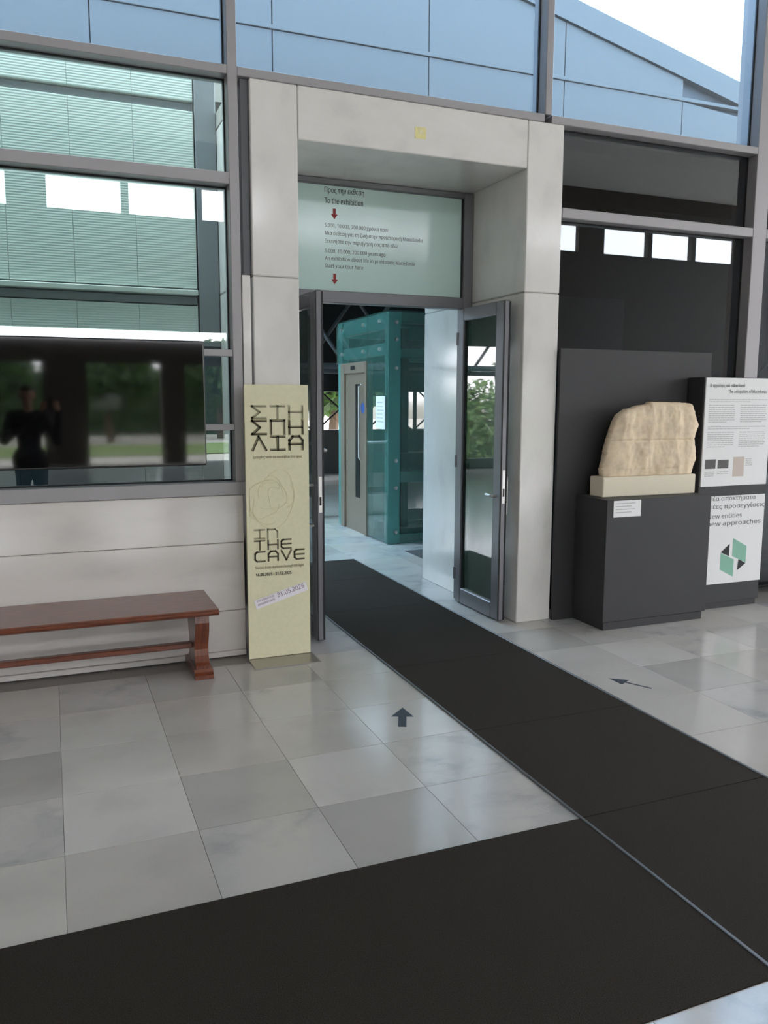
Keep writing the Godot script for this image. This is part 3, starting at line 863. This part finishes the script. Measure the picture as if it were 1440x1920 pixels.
func glyph(c: String) -> Array:
	match c:
		"S": return [[[1, 1], [0, 1], [0.55, 0.5], [0, 0], [1, 0]]]
		"T": return [[[0, 1], [1, 1]], [[0.5, 1], [0.5, 0]]]
		"H": return [[[0, 0], [0, 1]], [[1, 0], [1, 1]], [[0, 0.5], [1, 0.5]]]
		"P": return [[[0, 0], [0, 1], [1, 1], [1, 0]]]
		"L": return [[[0, 0], [0.45, 1], [1, 0]]]
		"I": return [[[0, 1], [1, 1]], [[0, 0], [1, 0]], [[0.5, 0], [0.5, 1]]]
		"A": return [[[0, 0], [0, 0.7], [0.25, 1], [0.75, 1], [1, 0.7], [1, 0]], [[0, 0.42], [1, 0.42]]]
		"N": return [[[0, 0], [0, 1], [0.75, 1], [1, 0.75], [1, 0]]]
		"E": return [[[1, 1], [0.2, 1], [0, 0.8], [0, 0.2], [0.2, 0], [1, 0]], [[0, 0.5], [1, 0.5]]]
		"C": return [[[1, 1], [0.2, 1], [0, 0.8], [0, 0.2], [0.2, 0], [1, 0]]]
		"V": return [[[0, 1], [0.5, 0], [1, 1]]]
	return []

func stroke(st: SurfaceTool, a: Vector2, b: Vector2, w: float, at: Vector3) -> void:
	var d := (b - a).normalized()
	var n := Vector2(-d.y, d.x) * w * 0.5
	var e := d * w * 0.5
	add_prism(st, PackedVector2Array([a - e + n, b + e + n, b + e - n, a - e - n]), 0.0012, at)

func letter_row(parent: Node3D, word: String, x: float, y: float, w: float, h: float, pitch: float, wide: Material, thin: Material, z: float) -> void:
	var s1 := begin()
	var s2 := begin()
	for i in word.length():
		for poly in glyph(word[i]):
			for k in poly.size() - 1:
				var a := Vector2(x + pitch * i + w * poly[k][0], y + h * poly[k][1])
				var b := Vector2(x + pitch * i + w * poly[k + 1][0], y + h * poly[k + 1][1])
				stroke(s1, a, b, h * 0.19, Vector3.ZERO)
				stroke(s2, a + Vector2(h * 0.05, -h * 0.05), b + Vector2(h * 0.05, -h * 0.05), h * 0.07, Vector3(0, 0, 0.0012))
	put(parent, "lettering", s1.commit(), wide, Vector3(0, 0, z) - parent.position)
	put(parent, "lettering", s2.commit(), thin, Vector3(0, 0, z) - parent.position)

func banner() -> void:
	var b := thing("exhibition_banner", Vector3(1.347, 0, -5.145), "tall pale yellow exhibition board lettered IN THE CAVE beside the doorway", "banner")
	bx(b, "board", 1.137, 1.557, 0.010, 1.800, -5.165, -5.145, M.banner_board, 0.002)
	var pt := bx(b, "base_plate", 1.132, 1.568, 0.0, 0.008, -5.165, -4.945, M.base_steel, 0.002)
	tag(pt, "polished steel base plate")
	var z := -5.1435
	letter_row(b, "STH", 1.185, 1.590, 0.088, 0.074, 0.121, M.ink_light, M.ink_mid, z)
	letter_row(b, "SPH", 1.185, 1.488, 0.088, 0.084, 0.121, M.ink_mid, M.ink_dark, z)
	letter_row(b, "LIA", 1.185, 1.386, 0.088, 0.084, 0.121, M.ink_mid, M.ink_dark, z)
	text(b, "Ιστορίες από τα σκοτάδια στο φως", 0.018, Vector3(1.187, 1.325, z), M.ink_mid, 0.325)
	letter_row(b, "IN", 1.188, 0.813, 0.064, 0.056, 0.086, M.ink_light, M.ink_mid, z)
	letter_row(b, "THE", 1.188, 0.739, 0.064, 0.058, 0.088, M.ink_mid, M.ink_dark, z)
	letter_row(b, "CAVE", 1.188, 0.662, 0.064, 0.062, 0.088, M.ink_mid, M.ink_dark, z)
	text(b, "Stories from darkness brought to light", 0.018, Vector3(1.188, 0.604, z), M.ink_mid, 0.328)
	text(b, "14.05.2025 - 31.12.2025", 0.020, Vector3(1.190, 0.556, z), M.ink_dark, 0.240, bold)
	# fine drawn contour lines between the two titles
	var st := begin()
	for k in 7:
		var cx := 1.30 + 0.05 * sin(k * 2.1)
		var cy := 1.08 + 0.05 * cos(k * 1.7)
		var prev := Vector2.ZERO
		for i in 26:
			var a := TAU * i / 25.0 * (0.45 + 0.07 * k) + k * 1.3
			var r := 0.05 + 0.017 * k + 0.012 * sin(3.0 * a + k)
			var p := Vector2(clampf(cx + r * cos(a), 1.16, 1.54), cy + r * 1.05 * sin(a))
			if i > 0: stroke(st, prev, p, 0.0016, Vector3.ZERO)
			prev = p
	put(b, "contour_drawing", st.commit(), M.ink_line, Vector3(0, 0, z - 0.0003) - b.position)
	# slanted paper sticker with the new closing date
	var s := thing("date_sticker", Vector3(1.358, 0.424, -5.144), "slanted white paper strip with a later date on the yellow board", "sticker")
	s.rotation.z = 0.279
	put(s, "sheet", box_mesh(Vector3(0.363, 0.062, 0.001), 0.0002), M.paper_sticker, Vector3(0, 0, 0.0022))
	for k in [["ΠΑΡΑΤΑΣΗ ΕΩΣ", 0.013, Vector3(-0.165, 0.006, 0.003), 0.12, M.ink_wine], ["EXTENDED UNTIL", 0.013, Vector3(-0.165, -0.018, 0.003), 0.12, M.ink_wine], ["31.05.2026", 0.030, Vector3(-0.025, -0.014, 0.003), 0.19, M.ink_wine]]:
		var o := text(s, k[0], k[1], s.global_position + k[2], k[4], k[3])

func stone_display() -> void:
	var back := bx(self, "display_backboard", 3.562, 5.02, 0.0, 2.092, F + 0.004, F + 0.034, M.charcoal, 0.003)
	tag(back, "tall charcoal board standing behind the carved stone", "board")
	var p := thing("pedestal", Vector3(4.23, 0, -5.07), "charcoal grey box pedestal carrying the carved stone", "pedestal")
	bx(p, "body", 3.742, 4.722, 0.062, 0.982, -5.262, -4.876, M.charcoal, 0.003)
	bx(p, "plinth", 3.752, 4.690, 0.0, 0.060, -5.262, -4.880, M.charcoal, 0.002)
	var c := thing("label_card", Vector3(3.92, 0.852, -4.874), "small white label card on the pedestal front", "card")
	bx(c, "card", 3.796, 4.044, 0.853, 0.976, -4.875, -4.870, M.paper, 0.001)
	for k in 4:
		bx(c, "print_line", 3.815, 3.99 - 0.03 * (k % 2), 0.952 - 0.022 * k, 0.958 - 0.022 * k, -4.8699, -4.8695, M.ink_pale, 0.0)
	var cb := bx(self, "cream_block", 3.808, 4.690, 0.983, 1.134, -5.185, -5.021, M.cream_plinth, 0.006)
	tag(cb, "low cream block under the carved stone", "base")
	# carved stone fragment
	var left := [[0.0, 3.848], [0.1, 3.840], [0.3, 3.860], [0.45, 3.872], [0.61, 3.893], [0.8, 3.922], [0.92, 3.945], [1.0, 3.962]]
	var right := [[0.0, 4.690], [0.10, 4.705], [0.2, 4.729], [0.35, 4.722], [0.50, 4.706], [0.60, 4.716], [0.67, 4.736], [0.72, 4.738], [0.79, 4.714], [0.92, 4.690], [1.0, 4.668]]
	var topc := [[0.0, 1.587], [0.05, 1.612], [0.11, 1.637], [0.28, 1.667], [0.39, 1.676], [0.43, 1.694], [0.73, 1.692], [0.95, 1.686], [1.0, 1.676]]
	var nz := FastNoiseLite.new()
	nz.seed = 77
	nz.frequency = 6.0
	nz.fractal_octaves = 5
	var fold := FastNoiseLite.new()
	fold.seed = 12
	fold.frequency = 1.0
	fold.fractal_octaves = 3
	var nu := 90
	var nv := 76
	var front := []
	var rear := []
	for j in nv + 1:
		var v := float(j) / nv
		var rf := []
		var rb := []
		for i in nu + 1:
			var u := float(i) / nu
			var yt := lookup(topc, u)
			var y := lerpf(1.135, yt, v)
			var rag := 0.008 * nz.get_noise_2d(y * 9.0, 3.0)
			var x := lerpf(lookup(left, v) + rag, lookup(right, v) + rag * 0.8, u)
			if j == nv: y += 0.006 * nz.get_noise_2d(x * 8.0, 9.0)
			var e := minf(minf(u, 1.0 - u) * 9.0, (1.0 - v) * 10.0)
			var rnd := 1.0 - pow(1.0 - clampf(e, 0.0, 1.0), 2.0)
			var f := 0.009 * fold.get_noise_2d(x * 8.0, y * 3.0) + 0.006 * nz.get_noise_2d(x * 1.6, y * 1.6) + 0.0015 * nz.get_noise_2d(x * 7.0, y * 7.0)
			# three worn upright figures carved in relief
			for fig in [[4.03, 0.055], [4.22, 0.06], [4.48, 0.075]]:
				var dx: float = (x - fig[0]) / fig[1]
				f += 0.007 * exp(-dx * dx * dx * dx) * (1.0 if v > 0.1 and v < 0.9 else 0.3)
			# break running across the stone
			var cr := absf(y - (1.405 + 0.006 * nz.get_noise_2d(x * 4.0, 40.0)))
			f -= 0.011 * exp(-pow(cr / 0.005, 2.0))
			rf.append(Vector3(x, y, -5.045 + f * rnd - 0.03 * (1.0 - rnd)))
			rb.append(Vector3(x, y, -5.160 + 0.03 * (1.0 - rnd)))
		front.append(rf)
		rear.append(rb)
	var st := begin()
	st.set_smooth_group(0)
	for j in nv:
		for i in nu:
			grid_quad(st, front[j][i], front[j][i + 1], front[j + 1][i + 1], front[j + 1][i], Vector3.BACK)
			grid_quad(st, rear[j][i], rear[j][i + 1], rear[j + 1][i + 1], rear[j + 1][i], Vector3.FORWARD)
	for j in nv:
		grid_quad(st, front[j][0], front[j + 1][0], rear[j + 1][0], rear[j][0], Vector3.LEFT)
		grid_quad(st, front[j][nu], front[j + 1][nu], rear[j + 1][nu], rear[j][nu], Vector3.RIGHT)
	for i in nu:
		grid_quad(st, front[nv][i], front[nv][i + 1], rear[nv][i + 1], rear[nv][i], Vector3.UP)
		grid_quad(st, front[0][i], front[0][i + 1], rear[0][i + 1], rear[0][i], Vector3.DOWN)
	st.generate_normals()
	var s := put(self, "stone_fragment", st.commit(), M.limestone)
	tag(s, "worn cream limestone fragment with faint carved figures and a horizontal crack", "stone")

func grid_quad(st: SurfaceTool, a: Vector3, b: Vector3, c: Vector3, d: Vector3, out: Vector3) -> void:
	if (c - a).cross(d - b).dot(out) > 0.0:
		for p in [a, c, b, a, d, c]: st.add_vertex(p)
	else:
		for p in [a, b, c, a, c, d]: st.add_vertex(p)

func lookup(t: Array, k: float) -> float:
	for i in t.size() - 1:
		if k <= t[i + 1][0]:
			return lerpf(t[i][1], t[i + 1][1], (k - t[i][0]) / (t[i + 1][0] - t[i][0]))
	return t[t.size() - 1][1]

func information_stand() -> void:
	var s := thing("information_stand", Vector3(5.14, 0, -5.15), "charcoal information stand with two white printed panels", "stand")
	bx(s, "body", 4.780, 5.490, 0.05, 1.890, -5.255, -5.082, M.charcoal, 0.003)
	bx(s, "plinth", 4.790, 5.470, 0.0, 0.05, -5.255, -5.09, M.charcoal, 0.002)
	var a := bx(s, "text_panel", 4.790, 5.486, 1.022, 1.886, -5.082, -5.070, M.paper, 0.002)
	tag(a, "white text panel with photographs")
	var b := bx(s, "poster_panel", 4.790, 5.486, 0.210, 0.940, -5.082, -5.070, M.paper, 0.002)
	tag(b, "white poster with a mint and black emblem")
	var z := -5.0690
	text(s, "Οι αρχαιότητες από το Μακεδονικό", 0.026, Vector3(4.83, 1.805, z), M.ink_grey, 0.36)
	text(s, "The antiquities of Macedonia", 0.026, Vector3(5.02, 1.758, z), M.ink_grey, 0.40)
	text_block(a, 4.83, 5.44, 1.715, 2, z)
	text_block(a, 4.83, 5.10, 1.670, 9, z)
	text_block(a, 5.16, 5.44, 1.670, 9, z)
	text_block(a, 4.83, 5.44, 1.500, 2, z)
	text_block(a, 4.83, 5.10, 1.455, 8, z)
	text_block(a, 5.16, 5.44, 1.455, 8, z)
	bx(a, "photograph", 4.822, 4.930, 1.165, 1.240, z - 0.001, z, M.photo_dark, 0.0)
	bx(a, "photograph", 4.952, 5.065, 1.165, 1.235, z - 0.001, z, M.photo_dark, 0.0)
	bx(a, "photograph", 5.115, 5.230, 1.095, 1.255, z - 0.001, z, M.photo_tan, 0.0)
	text_block(a, 4.822, 4.93, 1.140, 3, z)
	text_block(a, 4.952, 5.065, 1.140, 2, z)
	text_block(a, 5.245, 5.32, 1.235, 4, z)
	for k in [["Νέα αποκτήματα", 0.890, 0.50], ["Νέες προσεγγίσεις", 0.825, 0.60], ["New entities", 0.745, 0.36], ["new approaches", 0.685, 0.57]]:
		text(s, k[0], 0.036, Vector3(4.88, k[1], z), M.ink_grey, k[2])
	# emblem: two leaning mint lozenges, two black triangles
	var q := func(pts: Array) -> Mesh:
		var pv := PackedVector2Array()
		for p in pts: pv.append(Vector2(p[0], p[1]))
		return prism(pv, 0.001)
	var at := Vector3(0, 0, z + 0.0002) - b.global_position
	put(b, "emblem", q.call([[5.165, 0.585], [5.315, 0.510], [5.315, 0.370], [5.165, 0.435]]), M.mint, at)
	put(b, "emblem", q.call([[5.040, 0.470], [5.185, 0.405], [5.185, 0.260], [5.040, 0.330]]), M.mint, at)
	put(b, "emblem", q.call([[5.040, 0.474], [5.130, 0.540], [5.130, 0.436]]), M.ink_black, at)
	put(b, "emblem", q.call([[5.235, 0.405], [5.315, 0.366], [5.225, 0.310]]), M.ink_black, at)

func text_block(parent: Node3D, x0: float, x1: float, y: float, n: int, z: float) -> void:
	var st := begin()
	for k in n:
		var x := x0
		while x < x1 - 0.01:
			var w := minf(rng.randf_range(0.012, 0.04), x1 - x)
			if k == n - 1 and x > x0 + (x1 - x0) * 0.7: break
			add_box(st, Vector3(x + w / 2, y - 0.0165 * k, z - 0.0005), Vector3(w, 0.0055, 0.001), 0.0)
			x += w + 0.006
	put(parent, "small_print", st.commit(), M.ink_pale, -parent.global_position)

func floor_arrows() -> void:
	var arrow := func(called_label: String, tip: Vector2, tail: Vector2, head_l: float, head_w: float, shaft_w: float) -> void:
		var d := (tip - tail).normalized()
		var n := Vector2(-d.y, d.x)
		var neck := tip - d * head_l
		var pts := PackedVector2Array([tip, neck + n * head_w, neck + n * shaft_w, tail + n * shaft_w, tail - n * shaft_w, neck - n * shaft_w, neck - n * head_w])
		# polygon (x, z) laid on the floor: prism lies in (x, y) and is turned flat
		var flat := PackedVector2Array()
		for p in pts: flat.append(Vector2(p.x - tip.x, -(p.y - tip.y)))
		var o := put(self, "floor_arrow", prism(flat, 0.0008), M.arrow_ink, Vector3(tip.x, 0.0010, tip.y), Vector3(-PI / 2, 0, 0))
		tag(o, called_label, "arrow")
	arrow.call("short broad dark grey arrow sticker on the marble floor beside the runner", Vector2(1.749, -4.019), Vector2(1.640, -3.772), 0.13, 0.062, 0.022)
	arrow.call("slim dark grey arrow sticker on the marble floor near the pedestal", Vector2(3.130, -3.995), Vector2(3.257, -3.752), 0.11, 0.052, 0.008)

# ---------------------------------------------------------------- outdoors, as mirrored in the panes and seen through the far windows
func make_tree(h: float, spread: float, seed_: int) -> Node3D:
	var r := RandomNumberGenerator.new()
	r.seed = seed_
	var t := Node3D.new()
	var trunk := begin()
	add_tube(trunk, [Vector3(0, 0.0, 0), Vector3(0.1, h * 0.3, 0.05), Vector3(0.05, h * 0.6, 0)], 0.2, 8, 0.1)
	for k in 5:
		var a := TAU * k / 5.0
		add_tube(trunk, [Vector3(0.07, h * (0.32 + 0.05 * k), 0), Vector3(cos(a) * spread * 0.5, h * (0.5 + 0.06 * k), sin(a) * spread * 0.5)], 0.08, 6, 0.03)
	var tm := MeshInstance3D.new()
	tm.name = "trunk"
	tm.mesh = trunk.commit()
	tm.material_override = M.bark
	t.add_child(tm)
	var st := begin()
	for k in 5000:
		var dir := Vector3(r.randfn(), r.randfn(), r.randfn()).normalized()
		var p := Vector3(0, h * 0.66, 0) + Vector3(dir.x * spread, dir.y * h * 0.34, dir.z * spread) * pow(r.randf(), 0.45)
		var s := r.randf_range(0.14, 0.34)
		var n := Vector3(r.randfn(), r.randfn() + 0.6, r.randfn()).normalized()
		var u := n.cross(Vector3(r.randfn(), r.randfn(), r.randfn())).normalized()
		var v := n.cross(u)
		quad(st, p - u * s, p + v * s * 0.5, p + u * s, p - v * s * 0.5, n)
	var cm := MeshInstance3D.new()
	cm.name = "crown"
	cm.mesh = st.commit()
	cm.material_override = M.leaf
	t.add_child(cm)
	return t

func outside() -> void:
	var g := bx(self, "ground", -80.0, 80.0, -0.6, -0.35, -80.0, 80.0, M.path, 0.0)
	tag(g, "pale paved ground outside the building", "ground", "", "structure")
	var lawn := bx(self, "lawn", -40.0, 40.0, -0.349, -0.30, 20.0, 27.0, M.grass, 0.0)
	tag(lawn, "mown green lawn outside the back windows", "grass", "", "stuff")
	var hedge := thing("hedge", Vector3(3, -0.349, 37.5), "long clipped dark green hedge behind the lawn", "hedge")
	var hs := begin()
	for k in 14000:
		var p := Vector3(rng.randf_range(-28.0, 34.0), rng.randf_range(0.0, 3.4), 37.5 + rng.randf_range(-0.6, 0.6))
		var n := Vector3(rng.randfn(), rng.randfn(), rng.randfn() - 0.8).normalized()
		var u := n.cross(Vector3(rng.randfn(), rng.randfn(), rng.randfn())).normalized() * rng.randf_range(0.12, 0.26)
		quad(hs, p - u, p + n.cross(u) * 0.6, p + u, p - n.cross(u) * 0.6, n)
	tag(put(hedge, "foliage", hs.commit(), M.leaf, -hedge.position), "", "", "", "stuff")
	bx(hedge, "core", -28.0, 34.0, -0.349, 3.1, 37.3, 37.8, M.hedge_core, 0.0)
	var protos := [make_tree(4.4, 2.2, 1), make_tree(5.0, 2.6, 2)]
	var spots := [[-9, 31, 0], [-3.2, 32, 1], [2.6, 30, 0], [8.2, 32, 1], [14, 31, 0], [-10, -24, 0], [1.6, -24, 1], [8, -24, 1]]
	for i in spots.size():
		var s: Array = spots[i]
		var t: Node3D = protos[s[2]].duplicate()
		t.name = numbered("garden_tree")
		add_child(t)
		t.position = Vector3(s[0], -0.348, s[1])
		t.rotation.y = i * 1.7
		var back: bool = s[1] > 0
		tag(t, "leafy green tree outside the back windows of the hall" if back else "leafy green tree outside the far windows past the elevator", "tree", "trees outside the back windows" if back else "trees outside the far windows")
	var sh := thing("shrub", Vector3(-4.9, -0.346, -20.4), "round leafy shrub outside the narrow far window", "shrub")
	var ss := begin()
	for k in 4000:
		var dir := Vector3(rng.randfn(), absf(rng.randfn()), rng.randfn()).normalized()
		var p := Vector3(dir.x * 1.7, 0.15 + dir.y * 2.5, dir.z * 1.3) * pow(rng.randf(), 0.4)
		var nn := (dir + Vector3(rng.randfn(), rng.randfn(), rng.randfn()) * 0.6).normalized()
		var u := nn.cross(Vector3(rng.randfn(), rng.randfn(), rng.randfn())).normalized() * rng.randf_range(0.07, 0.14)
		quad(ss, p - u, p + nn.cross(u) * 0.5, p + u, p - nn.cross(u) * 0.5, nn)
	put(sh, "foliage", ss.commit(), M.leaf_light)
	put(sh, "stem", tube([Vector3(0, 0, 0), Vector3(0.05, 0.9, 0)], 0.06, 8, 0.03), M.bark)
	for p in protos: p.free()

# ---------------------------------------------------------------- the person taking the picture, mirrored in the dark television
func net(st: SurfaceTool, bones: Array, cell: float, blend: float, grow := 0.0) -> void:
	# tapered capsules joined by a smooth minimum, meshed as surface nets; each bone is [a, b, radius_a, radius_b]
	var lo := Vector3(1e9, 1e9, 1e9)
	var hi := -lo
	for b in bones:
		var r: float = maxf(b[2], b[3]) + grow + blend + cell * 3
		for p in [b[0], b[1]]:
			lo = lo.min(p - Vector3(r, r, r))
			hi = hi.max(p + Vector3(r, r, r))
	var nx := int((hi.x - lo.x) / cell) + 2
	var ny := int((hi.y - lo.y) / cell) + 2
	var nz := int((hi.z - lo.z) / cell) + 2
	var f := PackedFloat32Array()
	f.resize(nx * ny * nz)
	f.fill(1.0)
	for b in bones:
		var a: Vector3 = b[0]
		var d: Vector3 = b[1] - b[0]
		var dd := maxf(d.length_squared(), 1e-9)
		var r := Vector3.ONE * (maxf(b[2], b[3]) + grow + blend + cell * 2)
		var i0 := ((a.min(b[1]) - r - lo) / cell).floor().max(Vector3.ZERO)
		var i1 := ((a.max(b[1]) + r - lo) / cell).ceil()
		for k in range(int(i0.z), mini(int(i1.z) + 1, nz)):
			for j in range(int(i0.y), mini(int(i1.y) + 1, ny)):
				for i in range(int(i0.x), mini(int(i1.x) + 1, nx)):
					var p := lo + Vector3(i, j, k) * cell
					var t := clampf((p - a).dot(d) / dd, 0.0, 1.0)
					var v := (p - a - d * t).length() - lerpf(b[2], b[3], t) - grow
					var at := (k * ny + j) * nx + i
					var h := clampf(0.5 + 0.5 * (f[at] - v) / blend, 0.0, 1.0)
					f[at] = lerpf(f[at], v, h) - blend * h * (1.0 - h)
	var verts := {}
	var offs := [0, 1, nx, nx + 1, nx * ny, nx * ny + 1, nx * ny + nx, nx * ny + nx + 1]
	var edges := [[0, 1], [2, 3], [4, 5], [6, 7], [0, 2], [1, 3], [4, 6], [5, 7], [0, 4], [1, 5], [2, 6], [3, 7]]
	for k in nz - 1:
		for j in ny - 1:
			for i in nx - 1:
				var at := (k * ny + j) * nx + i
				var inside := 0
				for o in offs:
					if f[at + o] < 0.0: inside += 1
				if inside == 0 or inside == 8: continue
				var sum := Vector3.ZERO
				var n := 0
				for e in edges:
					var fa := f[at + offs[e[0]]]
					var fb := f[at + offs[e[1]]]
					if (fa < 0.0) == (fb < 0.0): continue
					var ca := Vector3(e[0] & 1, (e[0] >> 1) & 1, e[0] >> 2)
					var cb := Vector3(e[1] & 1, (e[1] >> 1) & 1, e[1] >> 2)
					sum += ca.lerp(cb, fa / (fa - fb))
					n += 1
				verts[at] = lo + (Vector3(i, j, k) + sum / n) * cell
	for at in verts:
		# the three edges that leave this cell's lowest corner
		for ax in 3:
			var step: int = [1, nx, nx * ny][ax]
			var fa := f[at]
			var fb := f[at + step]
			if (fa < 0.0) == (fb < 0.0): continue
			var u: int = [1, nx, nx * ny][(ax + 1) % 3]
			var w: int = [1, nx, nx * ny][(ax + 2) % 3]
			if not (verts.has(at - u) and verts.has(at - w) and verts.has(at - u - w)): continue
			var out := Vector3.ZERO
			out[ax] = 1.0 if fa < 0.0 else -1.0
			grid_quad(st, verts[at], verts[at - u], verts[at - u - w], verts[at - w], out)

func photographer() -> void:
	mat("skin", srgb(196, 150, 124), 0.55)
	mat("shirt", srgb(34, 36, 42), 0.85)
	mat("trousers", srgb(30, 30, 36), 0.85)
	mat("hair", srgb(40, 32, 28), 0.7)
	mat("shoe", srgb(24, 22, 22), 0.5)
	var c := Vector3(-0.25, 0, 0.46)
	var person := thing("person", c, "person in dark clothes raising a phone with both hands, mirrored in the television", "person")
	var hip := Vector3(0, 0.98, 0)
	var chest := Vector3(0, 1.36, 0.01)
	var neck := Vector3(0, 1.56, 0.01)
	var head := Vector3(0, 1.735, -0.01)
	var torso := [[hip + Vector3(-0.06, 0, 0), hip + Vector3(0.06, 0, 0), 0.125, 0.125], [hip, chest, 0.12, 0.13], [chest + Vector3(-0.09, 0.03, 0), chest + Vector3(0.09, 0.03, 0), 0.115, 0.115], [Vector3(-0.15, 1.49, 0.01), Vector3(0.15, 1.49, 0.01), 0.068, 0.068]]
	var legs := []
	var shoes := []
	var upper := []
	var lower := []
	var hands := []
	var grip := {-1.0: Vector3(0.195, 1.645, -0.395), 1.0: Vector3(0.305, 1.645, -0.395)}     # both hands meet at the phone
	for s in [-1.0, 1.0]:
		var knee := Vector3(0.105 * s, 0.53, -0.015)
		var ankle := Vector3(0.115 * s, 0.10, 0.02)
		legs += [[Vector3(0.09 * s, 0.93, 0), knee, 0.095, 0.062], [knee, Vector3(0.112 * s, 0.34, 0.02), 0.058, 0.06], [Vector3(0.112 * s, 0.34, 0.02), ankle, 0.06, 0.042]]
		shoes += [[ankle + Vector3(0, -0.05, 0.03), ankle + Vector3(0.02 * s, -0.055, -0.09), 0.045, 0.042], [ankle + Vector3(0.02 * s, -0.055, -0.09), ankle + Vector3(0.025 * s, -0.062, -0.16), 0.042, 0.034]]
		var sh := Vector3(0.19 * s, 1.48, 0.01)
		var el := Vector3(0.32, 1.20, -0.10) if s > 0 else Vector3(-0.27, 1.21, -0.12)
		var wr: Vector3 = grip[s] + Vector3(0.045 * s, -0.10, 0.05)
		upper.append([sh, el, 0.055, 0.043])
		lower += [[el, el.lerp(wr, 0.35), 0.043, 0.040], [el.lerp(wr, 0.35), wr, 0.040, 0.027]]
		# palm beside the phone, fingers curled round its back edge, thumb over its front
		var palm: Vector3 = grip[s] + Vector3(0.022 * s, -0.02, 0.012)
		hands += [[wr, palm, 0.025, 0.022], [palm + Vector3(0, -0.03, 0), palm + Vector3(0, 0.035, -0.004), 0.021, 0.019]]
		for k in 4:
			var kn := palm + Vector3(0.004 * s, 0.036 - 0.022 * k, -0.012)
			var mid := kn + Vector3(-0.012 * s, 0.004, -0.034 + 0.003 * absf(k - 1.0))
			var tip := mid + Vector3(-0.032 * s, 0.003, -0.004)
			hands += [[kn, mid, 0.0095, 0.009], [mid, tip, 0.009, 0.008]]
		var tb := palm + Vector3(-0.006 * s, -0.018, 0.014)
		hands += [[tb, tb + Vector3(-0.016 * s, 0.022, 0.010), 0.011, 0.010], [tb + Vector3(-0.016 * s, 0.022, 0.010), tb + Vector3(-0.032 * s, 0.042, 0.004), 0.010, 0.008]]
	var skull := [[head + Vector3(0, 0.035, 0.015), head + Vector3(0, 0.03, -0.02), 0.088, 0.082], [head + Vector3(0, -0.03, -0.02), head + Vector3(0, -0.075, -0.045), 0.066, 0.045], [head + Vector3(0, -0.005, -0.098), head + Vector3(0, -0.035, -0.113), 0.010, 0.014],
		[head + Vector3(-0.02, -0.065, -0.088), head + Vector3(0.02, -0.065, -0.088), 0.010, 0.010], [head + Vector3(-0.038, 0.022, -0.085), head + Vector3(0.038, 0.022, -0.085), 0.012, 0.012], [neck + Vector3(0, -0.08, 0), neck + Vector3(0, 0.10, -0.005), 0.062, 0.056]]
	for s in [-1.0, 1.0]:
		skull.append([head + Vector3(0.083 * s, 0.015, 0.012), head + Vector3(0.083 * s, -0.03, 0.006), 0.014, 0.010])
	var body := begin()
	body.set_smooth_group(0)
	net(body, torso + legs + upper + lower, 0.016, 0.03)
	net(body, skull, 0.007, 0.014)
	net(body, hands, 0.005, 0.006)
	body.generate_normals()
	put(person, "body", body.commit(), M.skin)
	var sleeve := []
	for u in upper: sleeve.append(u)
	for l in lower: sleeve.append(l)
	var cloth := begin()
	cloth.set_smooth_group(0)
	net(cloth, torso + sleeve, 0.018, 0.035, 0.012)
	cloth.generate_normals()
	put(person, "shirt", cloth.commit(), M.shirt)
	var tr := begin()
	tr.set_smooth_group(0)
	net(tr, legs + [torso[0]], 0.018, 0.03, 0.016)
	tr.generate_normals()
	put(person, "trousers", tr.commit(), M.trousers)
	var so := begin()
	so.set_smooth_group(0)
	net(so, shoes, 0.010, 0.012)
	so.generate_normals()
	put(person, "shoes", so.commit(), M.shoe)
	var hr := begin()
	hr.set_smooth_group(0)
	net(hr, [[head + Vector3(0, 0.055, 0.02), head + Vector3(0, 0.06, -0.02), 0.084, 0.076], [head + Vector3(0, 0.03, 0.05), head + Vector3(0, -0.02, 0.055), 0.066, 0.05]], 0.010, 0.02)
	hr.generate_normals()
	put(person, "hair", hr.commit(), M.hair)
	var ph := thing("phone", Vector3(0, 1.575, 0.065), "black phone held upright in both hands, mirrored in the television", "phone")
	bx(ph, "case", -0.037, 0.037, 1.575, 1.730, 0.061, 0.069, M.tv_bezel, 0.003)
	bx(ph, "screen", -0.034, 0.034, 1.580, 1.725, 0.0691, 0.0696, M.tv_black, 0.0)
